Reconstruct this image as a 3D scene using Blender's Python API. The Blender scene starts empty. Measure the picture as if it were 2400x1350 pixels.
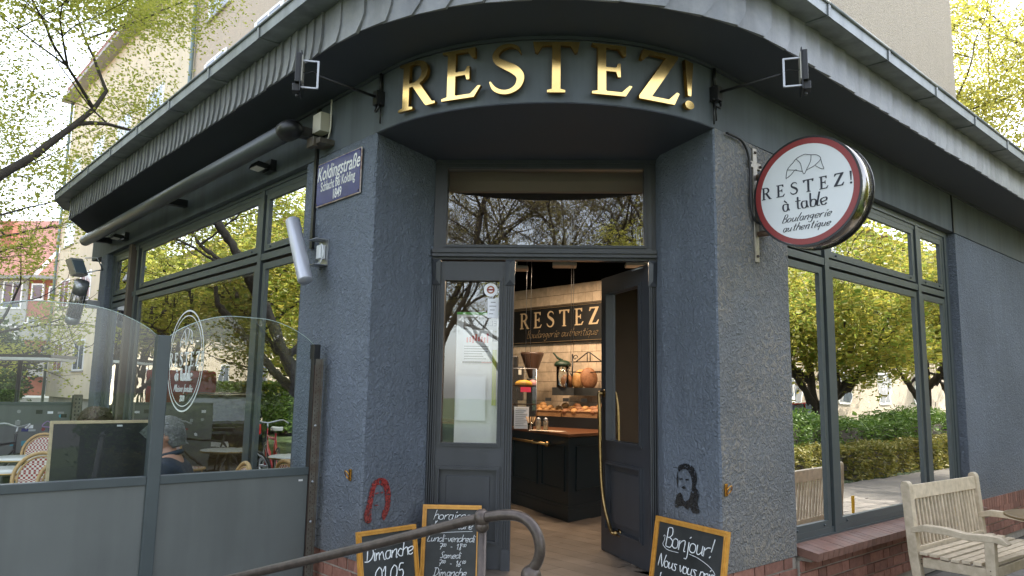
import bpy, bmesh, math, random
import numpy as np
from mathutils import Vector, Matrix
random.seed(7); np.random.seed(7)
scene = bpy.context.scene
R = math.radians
# ---------------------------------------------------------------- camera, world, sun, exposure
cam_data = bpy.data.cameras.new('camera'); cam = bpy.data.objects.new('camera', cam_data)
scene.collection.objects.link(cam); scene.camera = cam
cam_data.sensor_width = 36.0; cam_data.lens = 26.4; cam_data.clip_start = 0.05; cam_data.clip_end = 600
yaw, pitch, roll = R(3.03), R(7.87), R(1.0)
fw = Vector((-math.sin(yaw)*math.cos(pitch), math.cos(yaw)*math.cos(pitch), math.sin(pitch)))
rt = Vector((math.cos(yaw), math.sin(yaw), 0)); up = rt.cross(fw)
rt2 = rt*math.cos(roll)+up*math.sin(roll); up2 = up*math.cos(roll)-rt*math.sin(roll)
cm = Matrix((rt2, up2, -fw)).transposed().to_4x4(); cm.translation = Vector((0.03, 0, 1.5))
cam.matrix_world = cm

SUN_AZ, SUN_EL = R(18), R(52)          # azimuth measured from +Y towards +X
sdir = Vector((math.sin(SUN_AZ)*math.cos(SUN_EL), math.cos(SUN_AZ)*math.cos(SUN_EL), math.sin(SUN_EL)))
world = bpy.data.worlds.new("World"); scene.world = world; world.use_nodes = True
wn = world.node_tree.nodes; wl = world.node_tree.links
bg = wn['Background']; sky = wn.new('ShaderNodeTexSky'); sky.sky_type = 'NISHITA'; sky.sun_disc = False
sky.sun_elevation = SUN_EL; sky.sun_rotation = SUN_AZ; sky.air_density = 1.0; sky.dust_density = 2.2; sky.ozone_density = 1.0
hs = wn.new('ShaderNodeHueSaturation'); hs.inputs['Saturation'].default_value = .48; wl.new(sky.outputs[0], hs.inputs['Color']); wl.new(hs.outputs[0], bg.inputs[0]); bg.inputs[1].default_value = 0.15
sl = bpy.data.lights.new('sun', 'SUN'); sl.energy = 2.6; sl.angle = R(0.6); sl.color = (1.0, 0.93, 0.82)
so = bpy.data.objects.new('sun', sl); scene.collection.objects.link(so)
so.rotation_euler = sdir.to_track_quat('Z', 'Y').to_euler(); so.location = (0, 0, 40)
scene.view_settings.view_transform = 'Standard'; scene.view_settings.look = 'None'
scene.view_settings.exposure = 2.4; scene.view_settings.gamma = 1.0
scene.cycles.max_bounces = 7; scene.cycles.transparent_max_bounces = 12
scene.cycles.diffuse_bounces = 3; scene.cycles.glossy_bounces = 4; scene.cycles.transmission_bounces = 4
scene.cycles.sample_clamp_indirect = 6

# ---------------------------------------------------------------- materials
MATS = {}
def mat(name, col, rough=0.6, metal=0.0, var=0.12, vscale=3.0, bump=0.0, bscale=60.0, bdist=0.01, spec=0.5,
        col2=None, mask=None, emit=None, estr=1.0, streak=0):
    if name in MATS: return MATS[name]
    m = bpy.data.materials.new(name); m.use_nodes = True; nt = m.node_tree; n = nt.nodes; l = nt.links
    b = n['Principled BSDF']; b.inputs['Roughness'].default_value = rough; b.inputs['Metallic'].default_value = metal
    b.inputs['Specular IOR Level'].default_value = spec
    tc = n.new('ShaderNodeTexCoord'); noi = n.new('ShaderNodeTexNoise'); noi.inputs['Scale'].default_value = vscale
    noi.inputs['Detail'].default_value = 6; noi.inputs['Roughness'].default_value = 0.62
    geo = n.new('ShaderNodeNewGeometry')
    l.new(geo.outputs['Position'], noi.inputs['Vector'])
    cr = n.new('ShaderNodeValToRGB'); l.new(noi.outputs[0], cr.inputs[0])
    c2 = col2 if col2 else tuple(min(1, c*(1+var)) for c in col); c1 = col if col2 else tuple(c*(1-var) for c in col)
    cr.color_ramp.elements[0].position = 0.3; cr.color_ramp.elements[1].position = 0.7
    cr.color_ramp.elements[0].color = (*c1, 1); cr.color_ramp.elements[1].color = (*c2, 1)
    # each object a little different
    oi = n.new('ShaderNodeObjectInfo'); mr = n.new('ShaderNodeMapRange'); mr.inputs[3].default_value = 1-var*0.7; mr.inputs[4].default_value = 1+var*0.7
    l.new(oi.outputs['Random'], mr.inputs[0])
    mx = n.new('ShaderNodeVectorMath'); mx.operation = 'SCALE'; l.new(cr.outputs[0], mx.inputs[0]); l.new(mr.outputs[0], mx.inputs['Scale'])
    outc = mx.outputs[0]
    if streak:
        mp = n.new('ShaderNodeMapping'); mp.inputs['Scale'].default_value = (8, 8, .7); l.new(geo.outputs['Position'], mp.inputs[0])
        ns = n.new('ShaderNodeTexNoise'); ns.inputs['Scale'].default_value = 1; ns.inputs['Detail'].default_value = 5; l.new(mp.outputs[0], ns.inputs['Vector'])
        ms_ = n.new('ShaderNodeMapRange'); ms_.inputs[1].default_value = .42; ms_.inputs[2].default_value = .72; ms_.inputs[3].default_value = 1; ms_.inputs[4].default_value = 1-streak; l.new(ns.outputs[0], ms_.inputs[0])
        vm = n.new('ShaderNodeVectorMath'); vm.operation = 'SCALE'; l.new(outc, vm.inputs[0]); l.new(ms_.outputs[0], vm.inputs['Scale']); outc = vm.outputs[0]
    l.new(outc, b.inputs['Base Color'])
    rr = n.new('ShaderNodeMapRange'); rr.inputs[3].default_value = max(0.02, rough*0.82); rr.inputs[4].default_value = min(1, rough*1.18)
    l.new(noi.outputs[0], rr.inputs[0]); l.new(rr.outputs[0], b.inputs['Roughness'])
    if bump > 0:
        n2 = n.new('ShaderNodeTexNoise'); n2.inputs['Scale'].default_value = bscale; n2.inputs['Detail'].default_value = 4
        n2.inputs['Distortion'].default_value = 0.6
        l.new(geo.outputs['Position'], n2.inputs['Vector'])
        bp = n.new('ShaderNodeBump'); bp.inputs['Strength'].default_value = bump; bp.inputs['Distance'].default_value = bdist
        l.new(n2.outputs[0], bp.inputs['Height']); l.new(bp.outputs[0], b.inputs['Normal'])
    if emit: 
        b.inputs['Emission Color'].default_value = (*emit, 1); b.inputs['Emission Strength'].default_value = estr
    MATS[name] = m; return m

def stucco(name, col, mask=False, worn=False):  # worn: adds painted warm light in sandy patches
    """coarse worm-textured render"""
    m = bpy.data.materials.new(name); m.use_nodes = True; nt = m.node_tree; n = nt.nodes; l = nt.links
    b = n['Principled BSDF']; b.inputs['Roughness'].default_value = 0.72; b.inputs['Specular IOR Level'].default_value = 0.35
    geo = n.new('ShaderNodeNewGeometry')
    a = n.new('ShaderNodeTexNoise'); a.inputs['Scale'].default_value = 1.1; a.inputs['Detail'].default_value = 7; l.new(geo.outputs['Position'], a.inputs['Vector'])
    cr = n.new('ShaderNodeValToRGB'); l.new(a.outputs[0], cr.inputs[0])
    cr.color_ramp.elements[0].position = .35; cr.color_ramp.elements[1].position = .68
    cr.color_ramp.elements[0].color = (*[c*0.86 for c in col], 1); cr.color_ramp.elements[1].color = (*[c*1.12 for c in col], 1)
    w = n.new('ShaderNodeTexNoise'); w.inputs['Scale'].default_value = 33; w.inputs['Detail'].default_value = 3.5; w.inputs['Distortion'].default_value = 1.3
    l.new(geo.outputs['Position'], w.inputs['Vector'])
    w2 = n.new('ShaderNodeTexNoise'); w2.inputs['Scale'].default_value = 5; w2.inputs['Detail'].default_value = 3
    l.new(geo.outputs['Position'], w2.inputs['Vector'])
    ad = n.new('ShaderNodeMath'); ad.operation = 'MULTIPLY_ADD'; ad.inputs[1].default_value = 0.5; l.new(w2.outputs[0], ad.inputs[0]); l.new(w.outputs[0], ad.inputs[2])
    bp = n.new('ShaderNodeBump'); bp.inputs['Strength'].default_value = 1.0; bp.inputs['Distance'].default_value = 0.030
    l.new(ad.outputs[0], bp.inputs['Height']); l.new(bp.outputs[0], b.inputs['Normal'])
    # bright specks on the ridges: relief highlights painted into the colour
    sp = n.new('ShaderNodeValToRGB'); sp.color_ramp.elements[0].position = .60; sp.color_ramp.elements[1].position = .74; l.new(w.outputs[0], sp.inputs[0])
    mx = n.new('ShaderNodeMixRGB'); mx.inputs[2].default_value = (*[min(1, c*1.9+.015) for c in col], 1)
    ml = n.new('ShaderNodeMath'); ml.operation = 'MULTIPLY'; ml.inputs[1].default_value = .5; l.new(sp.outputs[0], ml.inputs[0]); l.new(ml.outputs[0], mx.inputs[0])
    l.new(cr.outputs[0], mx.inputs[1]); l.new(mx.outputs[0], b.inputs['Base Color'])
    # rain streaks below the eaves, pale splash dirt near the ground
    sx = n.new('ShaderNodeMapping'); sx.inputs['Scale'].default_value = (9, 9, .55); l.new(geo.outputs['Position'], sx.inputs[0])
    st = n.new('ShaderNodeTexNoise'); st.inputs['Scale'].default_value = 1; st.inputs['Detail'].default_value = 4; l.new(sx.outputs[0], st.inputs['Vector'])
    sr = n.new('ShaderNodeValToRGB'); sr.color_ramp.elements[0].position = .52; sr.color_ramp.elements[1].position = .72; l.new(st.outputs[0], sr.inputs[0])
    m2 = n.new('ShaderNodeMixRGB'); m2.inputs[2].default_value = (*[c*.55 for c in col], 1); k2 = n.new('ShaderNodeMath'); k2.operation = 'MULTIPLY'; k2.inputs[1].default_value = .22
    l.new(sr.outputs[0], k2.inputs[0]); l.new(k2.outputs[0], m2.inputs[0]); l.new(mx.outputs[0], m2.inputs[1])
    sz = n.new('ShaderNodeSeparateXYZ'); l.new(geo.outputs['Position'], sz.inputs[0]); mz = n.new('ShaderNodeMapRange'); mz.inputs[1].default_value = 1.0; mz.inputs[2].default_value = .42; l.new(sz.outputs[2], mz.inputs[0])
    k3 = n.new('ShaderNodeMath'); k3.operation = 'MULTIPLY'; l.new(mz.outputs[0], k3.inputs[0]); l.new(w2.outputs[0], k3.inputs[1]); m3 = n.new('ShaderNodeMixRGB'); m3.inputs[2].default_value = (.22, .19, .15, 1)
    k4 = n.new('ShaderNodeMath'); k4.operation = 'MULTIPLY'; k4.inputs[1].default_value = .55; l.new(k3.outputs[0], k4.inputs[0]); l.new(k4.outputs[0], m3.inputs[0]); l.new(m2.outputs[0], m3.inputs[1])
    last = m3
    if worn:      # warm light on the ridges painted into the colour, in large soft patches
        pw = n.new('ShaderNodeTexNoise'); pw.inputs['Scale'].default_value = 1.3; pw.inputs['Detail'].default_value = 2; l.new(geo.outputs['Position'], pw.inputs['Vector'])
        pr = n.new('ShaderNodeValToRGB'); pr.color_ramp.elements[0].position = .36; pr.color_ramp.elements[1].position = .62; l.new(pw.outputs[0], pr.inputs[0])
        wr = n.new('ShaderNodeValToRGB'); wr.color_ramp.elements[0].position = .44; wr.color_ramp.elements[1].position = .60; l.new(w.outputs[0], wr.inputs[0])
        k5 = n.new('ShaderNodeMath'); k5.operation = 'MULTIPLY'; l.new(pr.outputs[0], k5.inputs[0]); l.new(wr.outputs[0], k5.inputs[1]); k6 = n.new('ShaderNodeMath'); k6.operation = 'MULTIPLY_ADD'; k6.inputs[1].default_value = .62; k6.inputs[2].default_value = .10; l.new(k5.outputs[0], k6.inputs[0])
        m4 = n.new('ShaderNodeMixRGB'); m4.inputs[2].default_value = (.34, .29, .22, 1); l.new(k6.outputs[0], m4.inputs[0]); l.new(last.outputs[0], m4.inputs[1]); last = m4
    l.new(last.outputs[0], b.inputs['Base Color'])
    if mask:
        tr = n.new('ShaderNodeBsdfTransparent'); ms = n.new('ShaderNodeMixShader'); rp = n.new('ShaderNodeValToRGB')
        rp.color_ramp.elements[0].position = .36; rp.color_ramp.elements[1].position = .5
        l.new(w.outputs[0], rp.inputs[0]); l.new(rp.outputs[0], ms.inputs[0]); l.new(tr.outputs[0], ms.inputs[1]); l.new(b.outputs[0], ms.inputs[2])
        l.new(ms.outputs[0], n['Material Output'].inputs[0])
    return m

def glass(name, tint=(.86, .9, .88), base=0.10, gain=2.4, wob=0.0015, wscale=2.5):
    m = bpy.data.materials.new(name); m.use_nodes = True; nt = m.node_tree; n = nt.nodes; l = nt.links
    n.remove(n['Principled BSDF'])
    tr = n.new('ShaderNodeBsdfTransparent'); tr.inputs[0].default_value = (*tint, 1)
    gl = n.new('ShaderNodeBsdfGlossy'); gl.inputs['Roughness'].default_value = 0.0; gl.inputs[0].default_value = (1, 1, 1, 1)
    fr = n.new('ShaderNodeFresnel'); fr.inputs[0].default_value = 1.52
    ma = n.new('ShaderNodeMath'); ma.operation = 'MULTIPLY_ADD'; ma.inputs[1].default_value = gain; ma.inputs[2].default_value = base; ma.use_clamp = True
    ms = n.new('ShaderNodeMixShader'); l.new(fr.outputs[0], ma.inputs[0]); l.new(ma.outputs[0], ms.inputs[0])
    l.new(tr.outputs[0], ms.inputs[1]); l.new(gl.outputs[0], ms.inputs[2]); l.new(ms.outputs[0], n['Material Output'].inputs[0])
    if wob > 0:
        geo = n.new('ShaderNodeNewGeometry'); no = n.new('ShaderNodeTexNoise'); no.inputs['Scale'].default_value = wscale; no.inputs['Detail'].default_value = 2
        l.new(geo.outputs['Position'], no.inputs['Vector']); bp = n.new('ShaderNodeBump'); bp.inputs['Strength'].default_value = 1; bp.inputs['Distance'].default_value = wob
        l.new(no.outputs[0], bp.inputs['Height']); l.new(bp.outputs[0], gl.inputs['Normal'])
    return m

def leafmat(name, c1, c2, trans=0.45):
    m = bpy.data.materials.new(name); m.use_nodes = True; nt = m.node_tree; n = nt.nodes; l = nt.links
    b = n['Principled BSDF']; b.inputs['Roughness'].default_value = .5; b.inputs['Specular IOR Level'].default_value = .3
    geo = n.new('ShaderNodeNewGeometry'); cr = n.new('ShaderNodeValToRGB')
    l.new(geo.outputs['Random Per Island'], cr.inputs[0]); cr.color_ramp.elements[0].color = (*c1, 1); cr.color_ramp.elements[1].color = (*c2, 1)
    l.new(cr.outputs[0], b.inputs['Base Color'])
    t = n.new('ShaderNodeBsdfTranslucent'); l.new(cr.outputs[0], t.inputs[0])
    ms = n.new('ShaderNodeMixShader'); ms.inputs[0].default_value = trans
    l.new(b.outputs[0], ms.inputs[1]); l.new(t.outputs[0], ms.inputs[2]); l.new(ms.outputs[0], n['Material Output'].inputs[0])
    return m

M_stucco = stucco('blue_grey_stucco', (.145, .168, .202))
M_stucco_warm_lit = stucco('warm_lit_blue_grey_stucco', (.150, .165, .180), worn=True)  # for the right pier's street face, warm light painted into its colour
M_red_spray = stucco('red_spray_paint', (.34, .035, .03), mask=True)
M_black_spray = stucco('black_spray_paint', (.012, .012, .013), mask=True)
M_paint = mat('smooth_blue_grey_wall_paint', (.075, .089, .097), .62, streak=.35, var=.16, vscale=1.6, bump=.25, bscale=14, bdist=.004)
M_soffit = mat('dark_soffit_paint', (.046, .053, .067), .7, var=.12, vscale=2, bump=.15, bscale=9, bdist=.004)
M_frame = mat('grey_green_window_frame', (.062, .076, .078), .38, var=.08, vscale=5)
M_door = mat('dark_blue_grey_door_paint', (.050, .053, .060), .36, streak=.14, var=.08, vscale=4)
M_spacer = mat('aluminium_spacer', (.45, .44, .38), .4, .6)
M_slate = mat('slate', (.19, .198, .21), .38, col2=(.28, .28, .28), streak=.35, var=.12, vscale=9, bump=.4, bscale=40, bdist=.004)
M_zinc = mat('zinc_gutter', (.24, .26, .265), .42, .25, streak=.4, var=.16, vscale=5)
M_brass = mat('polished_brass', (.90, .61, .22), .17, 1.0, var=.05, vscale=12)
M_brass_side = mat('brass_edge', (.60, .30, .06), .25, 1.0)
M_oldbrass = mat('worn_brass', (.36, .24, .10), .32, 1.0, var=.3, vscale=20)
M_black = mat('black_metal', (.014, .014, .015), .4, var=.2, vscale=20)
M_black_matte = mat('black_matte', (.008, .008, .008), .55)
M_brick = mat('red_brick', (.20, .085, .06), .8, col2=(.32, .155, .11), var=.4, vscale=22, bump=.5, bscale=90, bdist=.003)
M_sill = mat('brown_sill_brick', (.15, .078, .056), .55, col2=(.24, .125, .092), var=.22, vscale=14, bump=.2, bscale=70, bdist=.002)
M_mortar = mat('mortar', (.34, .30, .25), .9, var=.2, vscale=12, bump=.6, bscale=80, bdist=.004)
M_teak = mat('weathered_teak', (.40, .325, .22), .6, col2=(.62, .52, .38), var=.16, vscale=16, bump=.3, bscale=60, bdist=.002)
M_gold = mat('gold_picture_frame', (.50, .23, .035), .38, .1, col2=(.66, .34, .07), var=.1, vscale=25)
M_chalkboard = mat('chalkboard', (.014, .016, .015), .55, col2=(.038, .040, .039), var=.2, vscale=6)
M_chalk = mat('white_chalk', (.78, .80, .80), .9, var=.1, vscale=60)
M_rust = mat('painted_rusty_rail', (.055, .042, .035), .38, .35, col2=(.11, .085, .07), var=.2, vscale=30, bump=.4, bscale=120, bdist=.0015)
M_galv = mat('galvanised_steel', (.20, .20, .17), .5, .5, col2=(.12, .085, .06), var=.2, vscale=9)
M_panel = mat('grey_windbreak_panel', (.125, .135, .128), .40, streak=.16, var=.10, vscale=1.3, bump=.08, bscale=5, bdist=.004)
M_white_pl = mat('white_plastic', (.75, .77, .78), .35, var=.03)
M_cream_pl = mat('cream_plastic', (.62, .58, .48), .45, var=.08)
M_signred = mat('sign_red', (.26, .03, .028), .4, var=.05)
M_signtext = mat('sign_lettering', (.02, .022, .035), .5)
M_chrome = mat('chrome_rim', (.33, .31, .29), .16, 1.0, var=.05)
M_enamel = mat('blue_enamel', (.016, .022, .15), .22, var=.15, vscale=8)
M_enamelw = mat('white_enamel', (.72, .72, .70), .3, var=.1, vscale=30)
M_lampglass = mat('lamp_glass', (.65, .62, .55), .25)
M_steel = mat('brushed_steel', (.42, .43, .45), .35, .7, var=.08)
M_tile = mat('cream_glazed_tile', (.62, .50, .37), .22, var=.16, vscale=16, bump=.25, bscale=11, bdist=.004)
M_grout = mat('grout', (.16, .12, .08), .9)
M_counter = mat('counter_paint', (.016, .026, .030), .4, var=.1)
M_ctop = mat('counter_top_wood', (.12, .045, .02), .3, col2=(.2, .08, .035), vscale=8)
M_floorwood = mat('floor_wood', (.13, .10, .075), .5, col2=(.22, .175, .135), var=.2, vscale=5)
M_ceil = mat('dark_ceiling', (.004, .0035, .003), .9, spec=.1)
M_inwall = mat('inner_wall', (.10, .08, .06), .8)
M_red_in = mat('burgundy_radiator', (.50, .06, .045), .4, var=.06)
M_bread = mat('bread_crust', (.45, .20, .06), .6, col2=(.68, .40, .16), var=.2, vscale=25, bump=.4, bscale=60, bdist=.004)
M_bread2 = mat('dark_bread_crust', (.22, .085, .035), .6, col2=(.42, .20, .09), var=.2, vscale=30, bump=.4, bscale=60, bdist=.004)
M_wicker = mat('wicker', (.26, .13, .05), .7, col2=(.36, .2, .09), var=.2, vscale=60, bump=.8, bscale=150, bdist=.004)
M_beige = mat('beige_render', (.68, .60, .44), .9, streak=.08, var=.09, vscale=.8, bump=.2, bscale=30, bdist=.01)
M_brownrender = mat('coarse_brown_render', (.44, .37, .285), .95, col2=(.56, .48, .38), streak=.05, var=.06, vscale=30, bump=.9, bscale=38, bdist=.02)
M_whiteframe = mat('white_window_frame', (.78, .79, .78), .4, var=.02)
M_farglass = mat('far_window_glass', (.10, .13, .16), .06, var=.2, vscale=2, spec=.9)
M_curtain = mat('net_curtain', (.55, .56, .55), .9, var=.1, vscale=8)
M_redhouse = mat('red_house_brick', (.34, .13, .085), .85, var=.12, vscale=6)
M_rooftile = mat('roof_tile', (.30, .14, .11), .8, var=.14, vscale=3, bump=.7, bscale=6, bdist=.1)
M_concrete = mat('grey_concrete', (.33, .33, .31), .9, var=.14, vscale=2)
M_asphalt = mat('asphalt', (.045, .045, .045), .85, var=.15, vscale=8, bump=.4, bscale=80, bdist=.004)
M_pave = mat('pavement_slab', (.15, .135, .115), .85, var=.18, vscale=6, bump=.4, bscale=70, bdist=.003)
M_pavejoint = mat('pavement_joint', (.075, .068, .058), .95, var=.2, vscale=20)
M_lawn = mat('lawn', (.035, .06, .015), .95, var=.3, vscale=2, bump=.8, bscale=40, bdist=.03)
M_bark = mat('bark', (.055, .045, .035), .9, var=.3, vscale=12, bump=.8, bscale=40, bdist=.02)
M_leaf = leafmat('spring_leaf', (.30, .35, .05), (.56, .55, .12), .55)
M_leafy = leafmat('yellow_leaf', (.34, .36, .06), (.52, .48, .11), .5)
M_leafo = leafmat('orange_leaf', (.20, .29, .05), (.44, .37, .07), .5)
M_hedgeo = leafmat('olive_hedge_leaf', (.10, .12, .025), (.26, .22, .05), .35)
M_leafb = leafmat('bud_brown_leaf', (.16, .13, .06), (.30, .26, .10), .4)
M_leafd = leafmat('dark_leaf', (.035, .06, .02), (.08, .13, .035), .25)
M_hedge = leafmat('hedge_leaf', (.05, .11, .02), (.14, .22, .04), .3)
M_skin = mat('skin', (.42, .22, .15), .5, var=.08, vscale=20)
M_greyhair = mat('grey_hair', (.13, .125, .12), .6, col2=(.34, .33, .32), var=.25, vscale=60, bump=.6, bscale=140, bdist=.006)
M_brownhair = mat('brown_hair', (.075, .045, .03), .42, var=.25, vscale=60, bump=.5, bscale=140, bdist=.006)
M_navy = mat('navy_jacket', (.022, .030, .045), .7, var=.15, vscale=12, bump=.5, bscale=12, bdist=.02)
M_dark_cloth = mat('dark_clothing', (.05, .02, .03), .8, var=.15, vscale=12, bump=.5, bscale=12, bdist=.02)
M_rattan = mat('rattan_cane', (.42, .25, .09), .4, col2=(.58, .38, .17), var=.15, vscale=40)
M_marble = mat('table_top_stone', (.46, .47, .45), .3, var=.12, vscale=10)
M_rubber = mat('rubber', (.02, .02, .02), .8)
M_carblack = mat('black_car_paint', (.012, .016, .015), .12, .3)
M_carred = mat('red_car_paint', (.40, .02, .02), .15)
M_carwhite = mat('pale_car_paint', (.55, .56, .55), .2)
M_tail = mat('tail_light', (.7, .02, .02), .2)
M_yellow = mat('yellow_tag', (.75, .42, .02), .5)
M_paper = mat('paper', (.90, .90, .92), .8, var=.03)
M_magenta = mat('pink_card', (.8, .05, .12), .6)
M_frosted = mat('menu_grey', (.3, .3, .3), .8)
G_win = glass('window_glass', base=.09, gain=1.9, tint=(.90, .93, .90), wob=.0010, wscale=2.6)
G_door = glass('door_glass', base=.07, gain=1.9, tint=(.95, .96, .95), wob=.0003, wscale=3)
G_screen = glass('screen_glass', base=.01, gain=1.0, tint=(.88, .93, .91), wob=.0006, wscale=1.5)
G_clear = glass('clear_glass', base=.03, gain=1.2, wob=0)

def weave():
    m = bpy.data.materials.new('red_white_weave'); m.use_nodes = True; n = m.node_tree.nodes; l = m.node_tree.links
    b = n['Principled BSDF']; b.inputs['Roughness'].default_value = .5
    tc = n.new('ShaderNodeTexCoord'); mp = n.new('ShaderNodeMapping'); mp.inputs['Scale'].default_value = (56, 56, 56)
    l.new(tc.outputs['Object'], mp.inputs[0]); ck = n.new('ShaderNodeTexChecker'); ck.inputs['Scale'].default_value = 1
    mp.inputs['Location'].default_value = (.31, .5, .37)
    ck.inputs[1].default_value = (.72, .68, .60, 1); ck.inputs[2].default_value = (.30, .03, .025, 1)
    l.new(mp.outputs[0], ck.inputs[0]); l.new(ck.outputs[0], b.inputs['Base Color'])
    return m
M_weave = weave()

# ---------------------------------------------------------------- mesh builder
class MB:
    def __init__(s): s.v = []; s.f = []; s.mi = []; s.sm = []
    def add(s, vs, fs, mi=0, smooth=False):
        o = len(s.v); s.v += [tuple(v) for v in vs]; s.f += [tuple(i+o for i in f) for f in fs]
        s.mi += [mi]*len(fs); s.sm += [smooth]*len(fs); return s
    def box(s, a, b, mi=0, T=None):
        (x0, y0, z0), (x1, y1, z1) = a, b
        vs = [(x0, y0, z0), (x1, y0, z0), (x1, y1, z0), (x0, y1, z0), (x0, y0, z1), (x1, y0, z1), (x1, y1, z1), (x0, y1, z1)]
        if T: vs = [T(*v) for v in vs]
        return s.add(vs, [(0, 3, 2, 1), (4, 5, 6, 7), (0, 1, 5, 4), (1, 2, 6, 5), (2, 3, 7, 6), (3, 0, 4, 7)], mi)
    def prism(s, poly, z0, z1, mi=0, T=None):       # poly in the first two coords, extruded along the third
        n = len(poly); vs = [(x, y, z0) for x, y in poly]+[(x, y, z1) for x, y in poly]
        if T: vs = [T(*v) for v in vs]
        fs = [tuple(range(n))[::-1], tuple(range(n, 2*n))]+[(i, (i+1) % n, n+(i+1) % n, n+i) for i in range(n)]
        return s.add(vs, fs, mi)
    def tube(s, pts, r, seg=8, mi=0, cap=True, closed=False, smooth=True):
        pts = [Vector(p) for p in pts]; n = len(pts); rs = r if isinstance(r, (list, tuple)) else [r]*n
        vs = []; prev = None
        for i, p in enumerate(pts):
            if closed: t = (pts[(i+1) % n]-pts[i-1])
            else: t = (pts[min(i+1, n-1)]-pts[max(i-1, 0)])
            if t.length < 1e-9: t = Vector((0, 0, 1))
            t.normalize()
            if prev is None:
                a = t.cross(Vector((0, 0, 1)))
                if a.length < .1: a = t.cross(Vector((1, 0, 0)))
            else: a = prev-t*prev.dot(t)
            if a.length < 1e-6: a = t.orthogonal()
            a.normalize(); prev = a; b = t.cross(a)
            for k in range(seg):
                an = 2*math.pi*k/seg; vs.append(p+(a*math.cos(an)+b*math.sin(an))*rs[i])
        fs = []
        m = n if closed else n-1
        for i in range(m):
            for k in range(seg):
                j = (i+1) % n; fs.append((i*seg+k, i*seg+(k+1) % seg, j*seg+(k+1) % seg, j*seg+k))
        if cap and not closed: fs += [tuple(range(seg))[::-1], tuple(range((n-1)*seg, n*seg))]
        return s.add(vs, fs, mi, smooth)
    def lathe(s, prof, c=(0, 0, 0), seg=24, mi=0, T=None, smooth=True):
        vs = []; n = len(prof)
        for r, z in prof:
            for k in range(seg):
                a = 2*math.pi*k/seg; vs.append((r*math.cos(a)+c[0], r*math.sin(a)+c[1], z+c[2]))
        if T: vs = [T(*v) for v in vs]
        fs = [(i*seg+k, i*seg+(k+1) % seg, (i+1)*seg+(k+1) % seg, (i+1)*seg+k) for i in range(n-1) for k in range(seg)]
        if prof[0][0] > 1e-5: fs.append(tuple(range(seg))[::-1])
        if prof[-1][0] > 1e-5: fs.append(tuple(range((n-1)*seg, n*seg)))
        return s.add(vs, fs, mi, smooth)
    def sphere(s, c, r, seg=14, rings=9, mi=0):
        rx, ry, rz = r if isinstance(r, (tuple, list)) else (r, r, r)
        vs = []; fs = []
        for i in range(rings+1):
            th = math.pi*i/rings
            for k in range(seg):
                a = 2*math.pi*k/seg; vs.append((c[0]+rx*math.sin(th)*math.cos(a), c[1]+ry*math.sin(th)*math.sin(a), c[2]+rz*math.cos(th)))
        for i in range(rings):
            for k in range(seg): fs.append((i*seg+k, i*seg+(k+1) % seg, (i+1)*seg+(k+1) % seg, (i+1)*seg+k)[::-1])
        return s.add(vs, fs, mi, True)
    def mesh(s, name, mats, fix=True):
        me = bpy.data.meshes.new(name); me.from_pydata(s.v, [], s.f)
        for m in mats: me.materials.append(m)
        me.polygons.foreach_set('material_index', s.mi); me.polygons.foreach_set('use_smooth', s.sm)
        if fix:
            bm = bmesh.new(); bm.from_mesh(me); bmesh.ops.remove_doubles(bm, verts=bm.verts, dist=1e-5)
            bmesh.ops.recalc_face_normals(bm, faces=bm.faces); bm.to_mesh(me); bm.free()
        return me

ORG = {}     # world origin of every object
def link(o, parent=None, org=(0, 0, 0)):
    scene.collection.objects.link(o); org = Vector(org); ORG[o.name] = org
    if parent is not None: o.parent = parent; o.location = org-ORG[parent.name]
    else: o.location = org
    return o
def shift(me, off):
    n = len(me.vertices); a = np.empty(n*3, 'f'); me.vertices.foreach_get('co', a); a = a.reshape(-1, 3)-np.array(off, 'f')
    me.vertices.foreach_set('co', a.ravel()); me.update()
def obj(name, mb, mats, parent=None, local=False, bevel=0, fix=True, label=None):
    """mb (or a mesh) in world coordinates -> one object with its origin at its base centre"""
    if not isinstance(mats, (list, tuple)): mats = [mats]
    me = mb.mesh(name, mats, fix) if isinstance(mb, MB) else mb
    if not isinstance(mb, MB) and not me.materials:
        for m in mats: me.materials.append(m)
    o = bpy.data.objects.new(name, me)
    if local: link(o, parent, ORG[parent.name] if parent else (0, 0, 0))
    else:
        n = len(me.vertices); a = np.empty(n*3, 'f'); me.vertices.foreach_get('co', a); a = a.reshape(-1, 3)
        lo, hi = a.min(0), a.max(0); org = ((lo[0]+hi[0])/2, (lo[1]+hi[1])/2, lo[2]); shift(me, org); link(o, parent, org)
    if bevel:
        bv = o.modifiers.new('bevel', 'BEVEL'); bv.width = bevel; bv.segments = 2; bv.limit_method = 'ANGLE'; bv.angle_limit = R(40)
    if label: o['label'] = label
    return o
def thing(name, label, cat, loc=(0, 0, 0), group=None):
    o = bpy.data.objects.new(name, None); link(o, None, loc); o['label'] = label; o['category'] = cat
    if group: o['group'] = group
    o.empty_display_size = .1; return o
def tag(o, label=None, cat=None, group=None, kind=None):
    if label: o['label'] = label
    if cat: o['category'] = cat
    if group: o['group'] = group
    if kind: o['kind'] = kind
    return o
def dup(root, loc=None, rotz=None, label=None, group=None):
    r = root.copy(); scene.collection.objects.link(r); ORG[r.name] = Vector(loc) if loc else ORG.get(root.name, Vector())
    if loc: r.location = loc
    if rotz is not None: r.rotation_euler = (0, 0, rotz)
    if label: r['label'] = label
    if group: r['group'] = group
    def rec(src, dst):
        for ch in src.children:
            c = ch.copy(); scene.collection.objects.link(c); c.parent = dst; rec(ch, c)
    rec(root, r); return r
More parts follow.
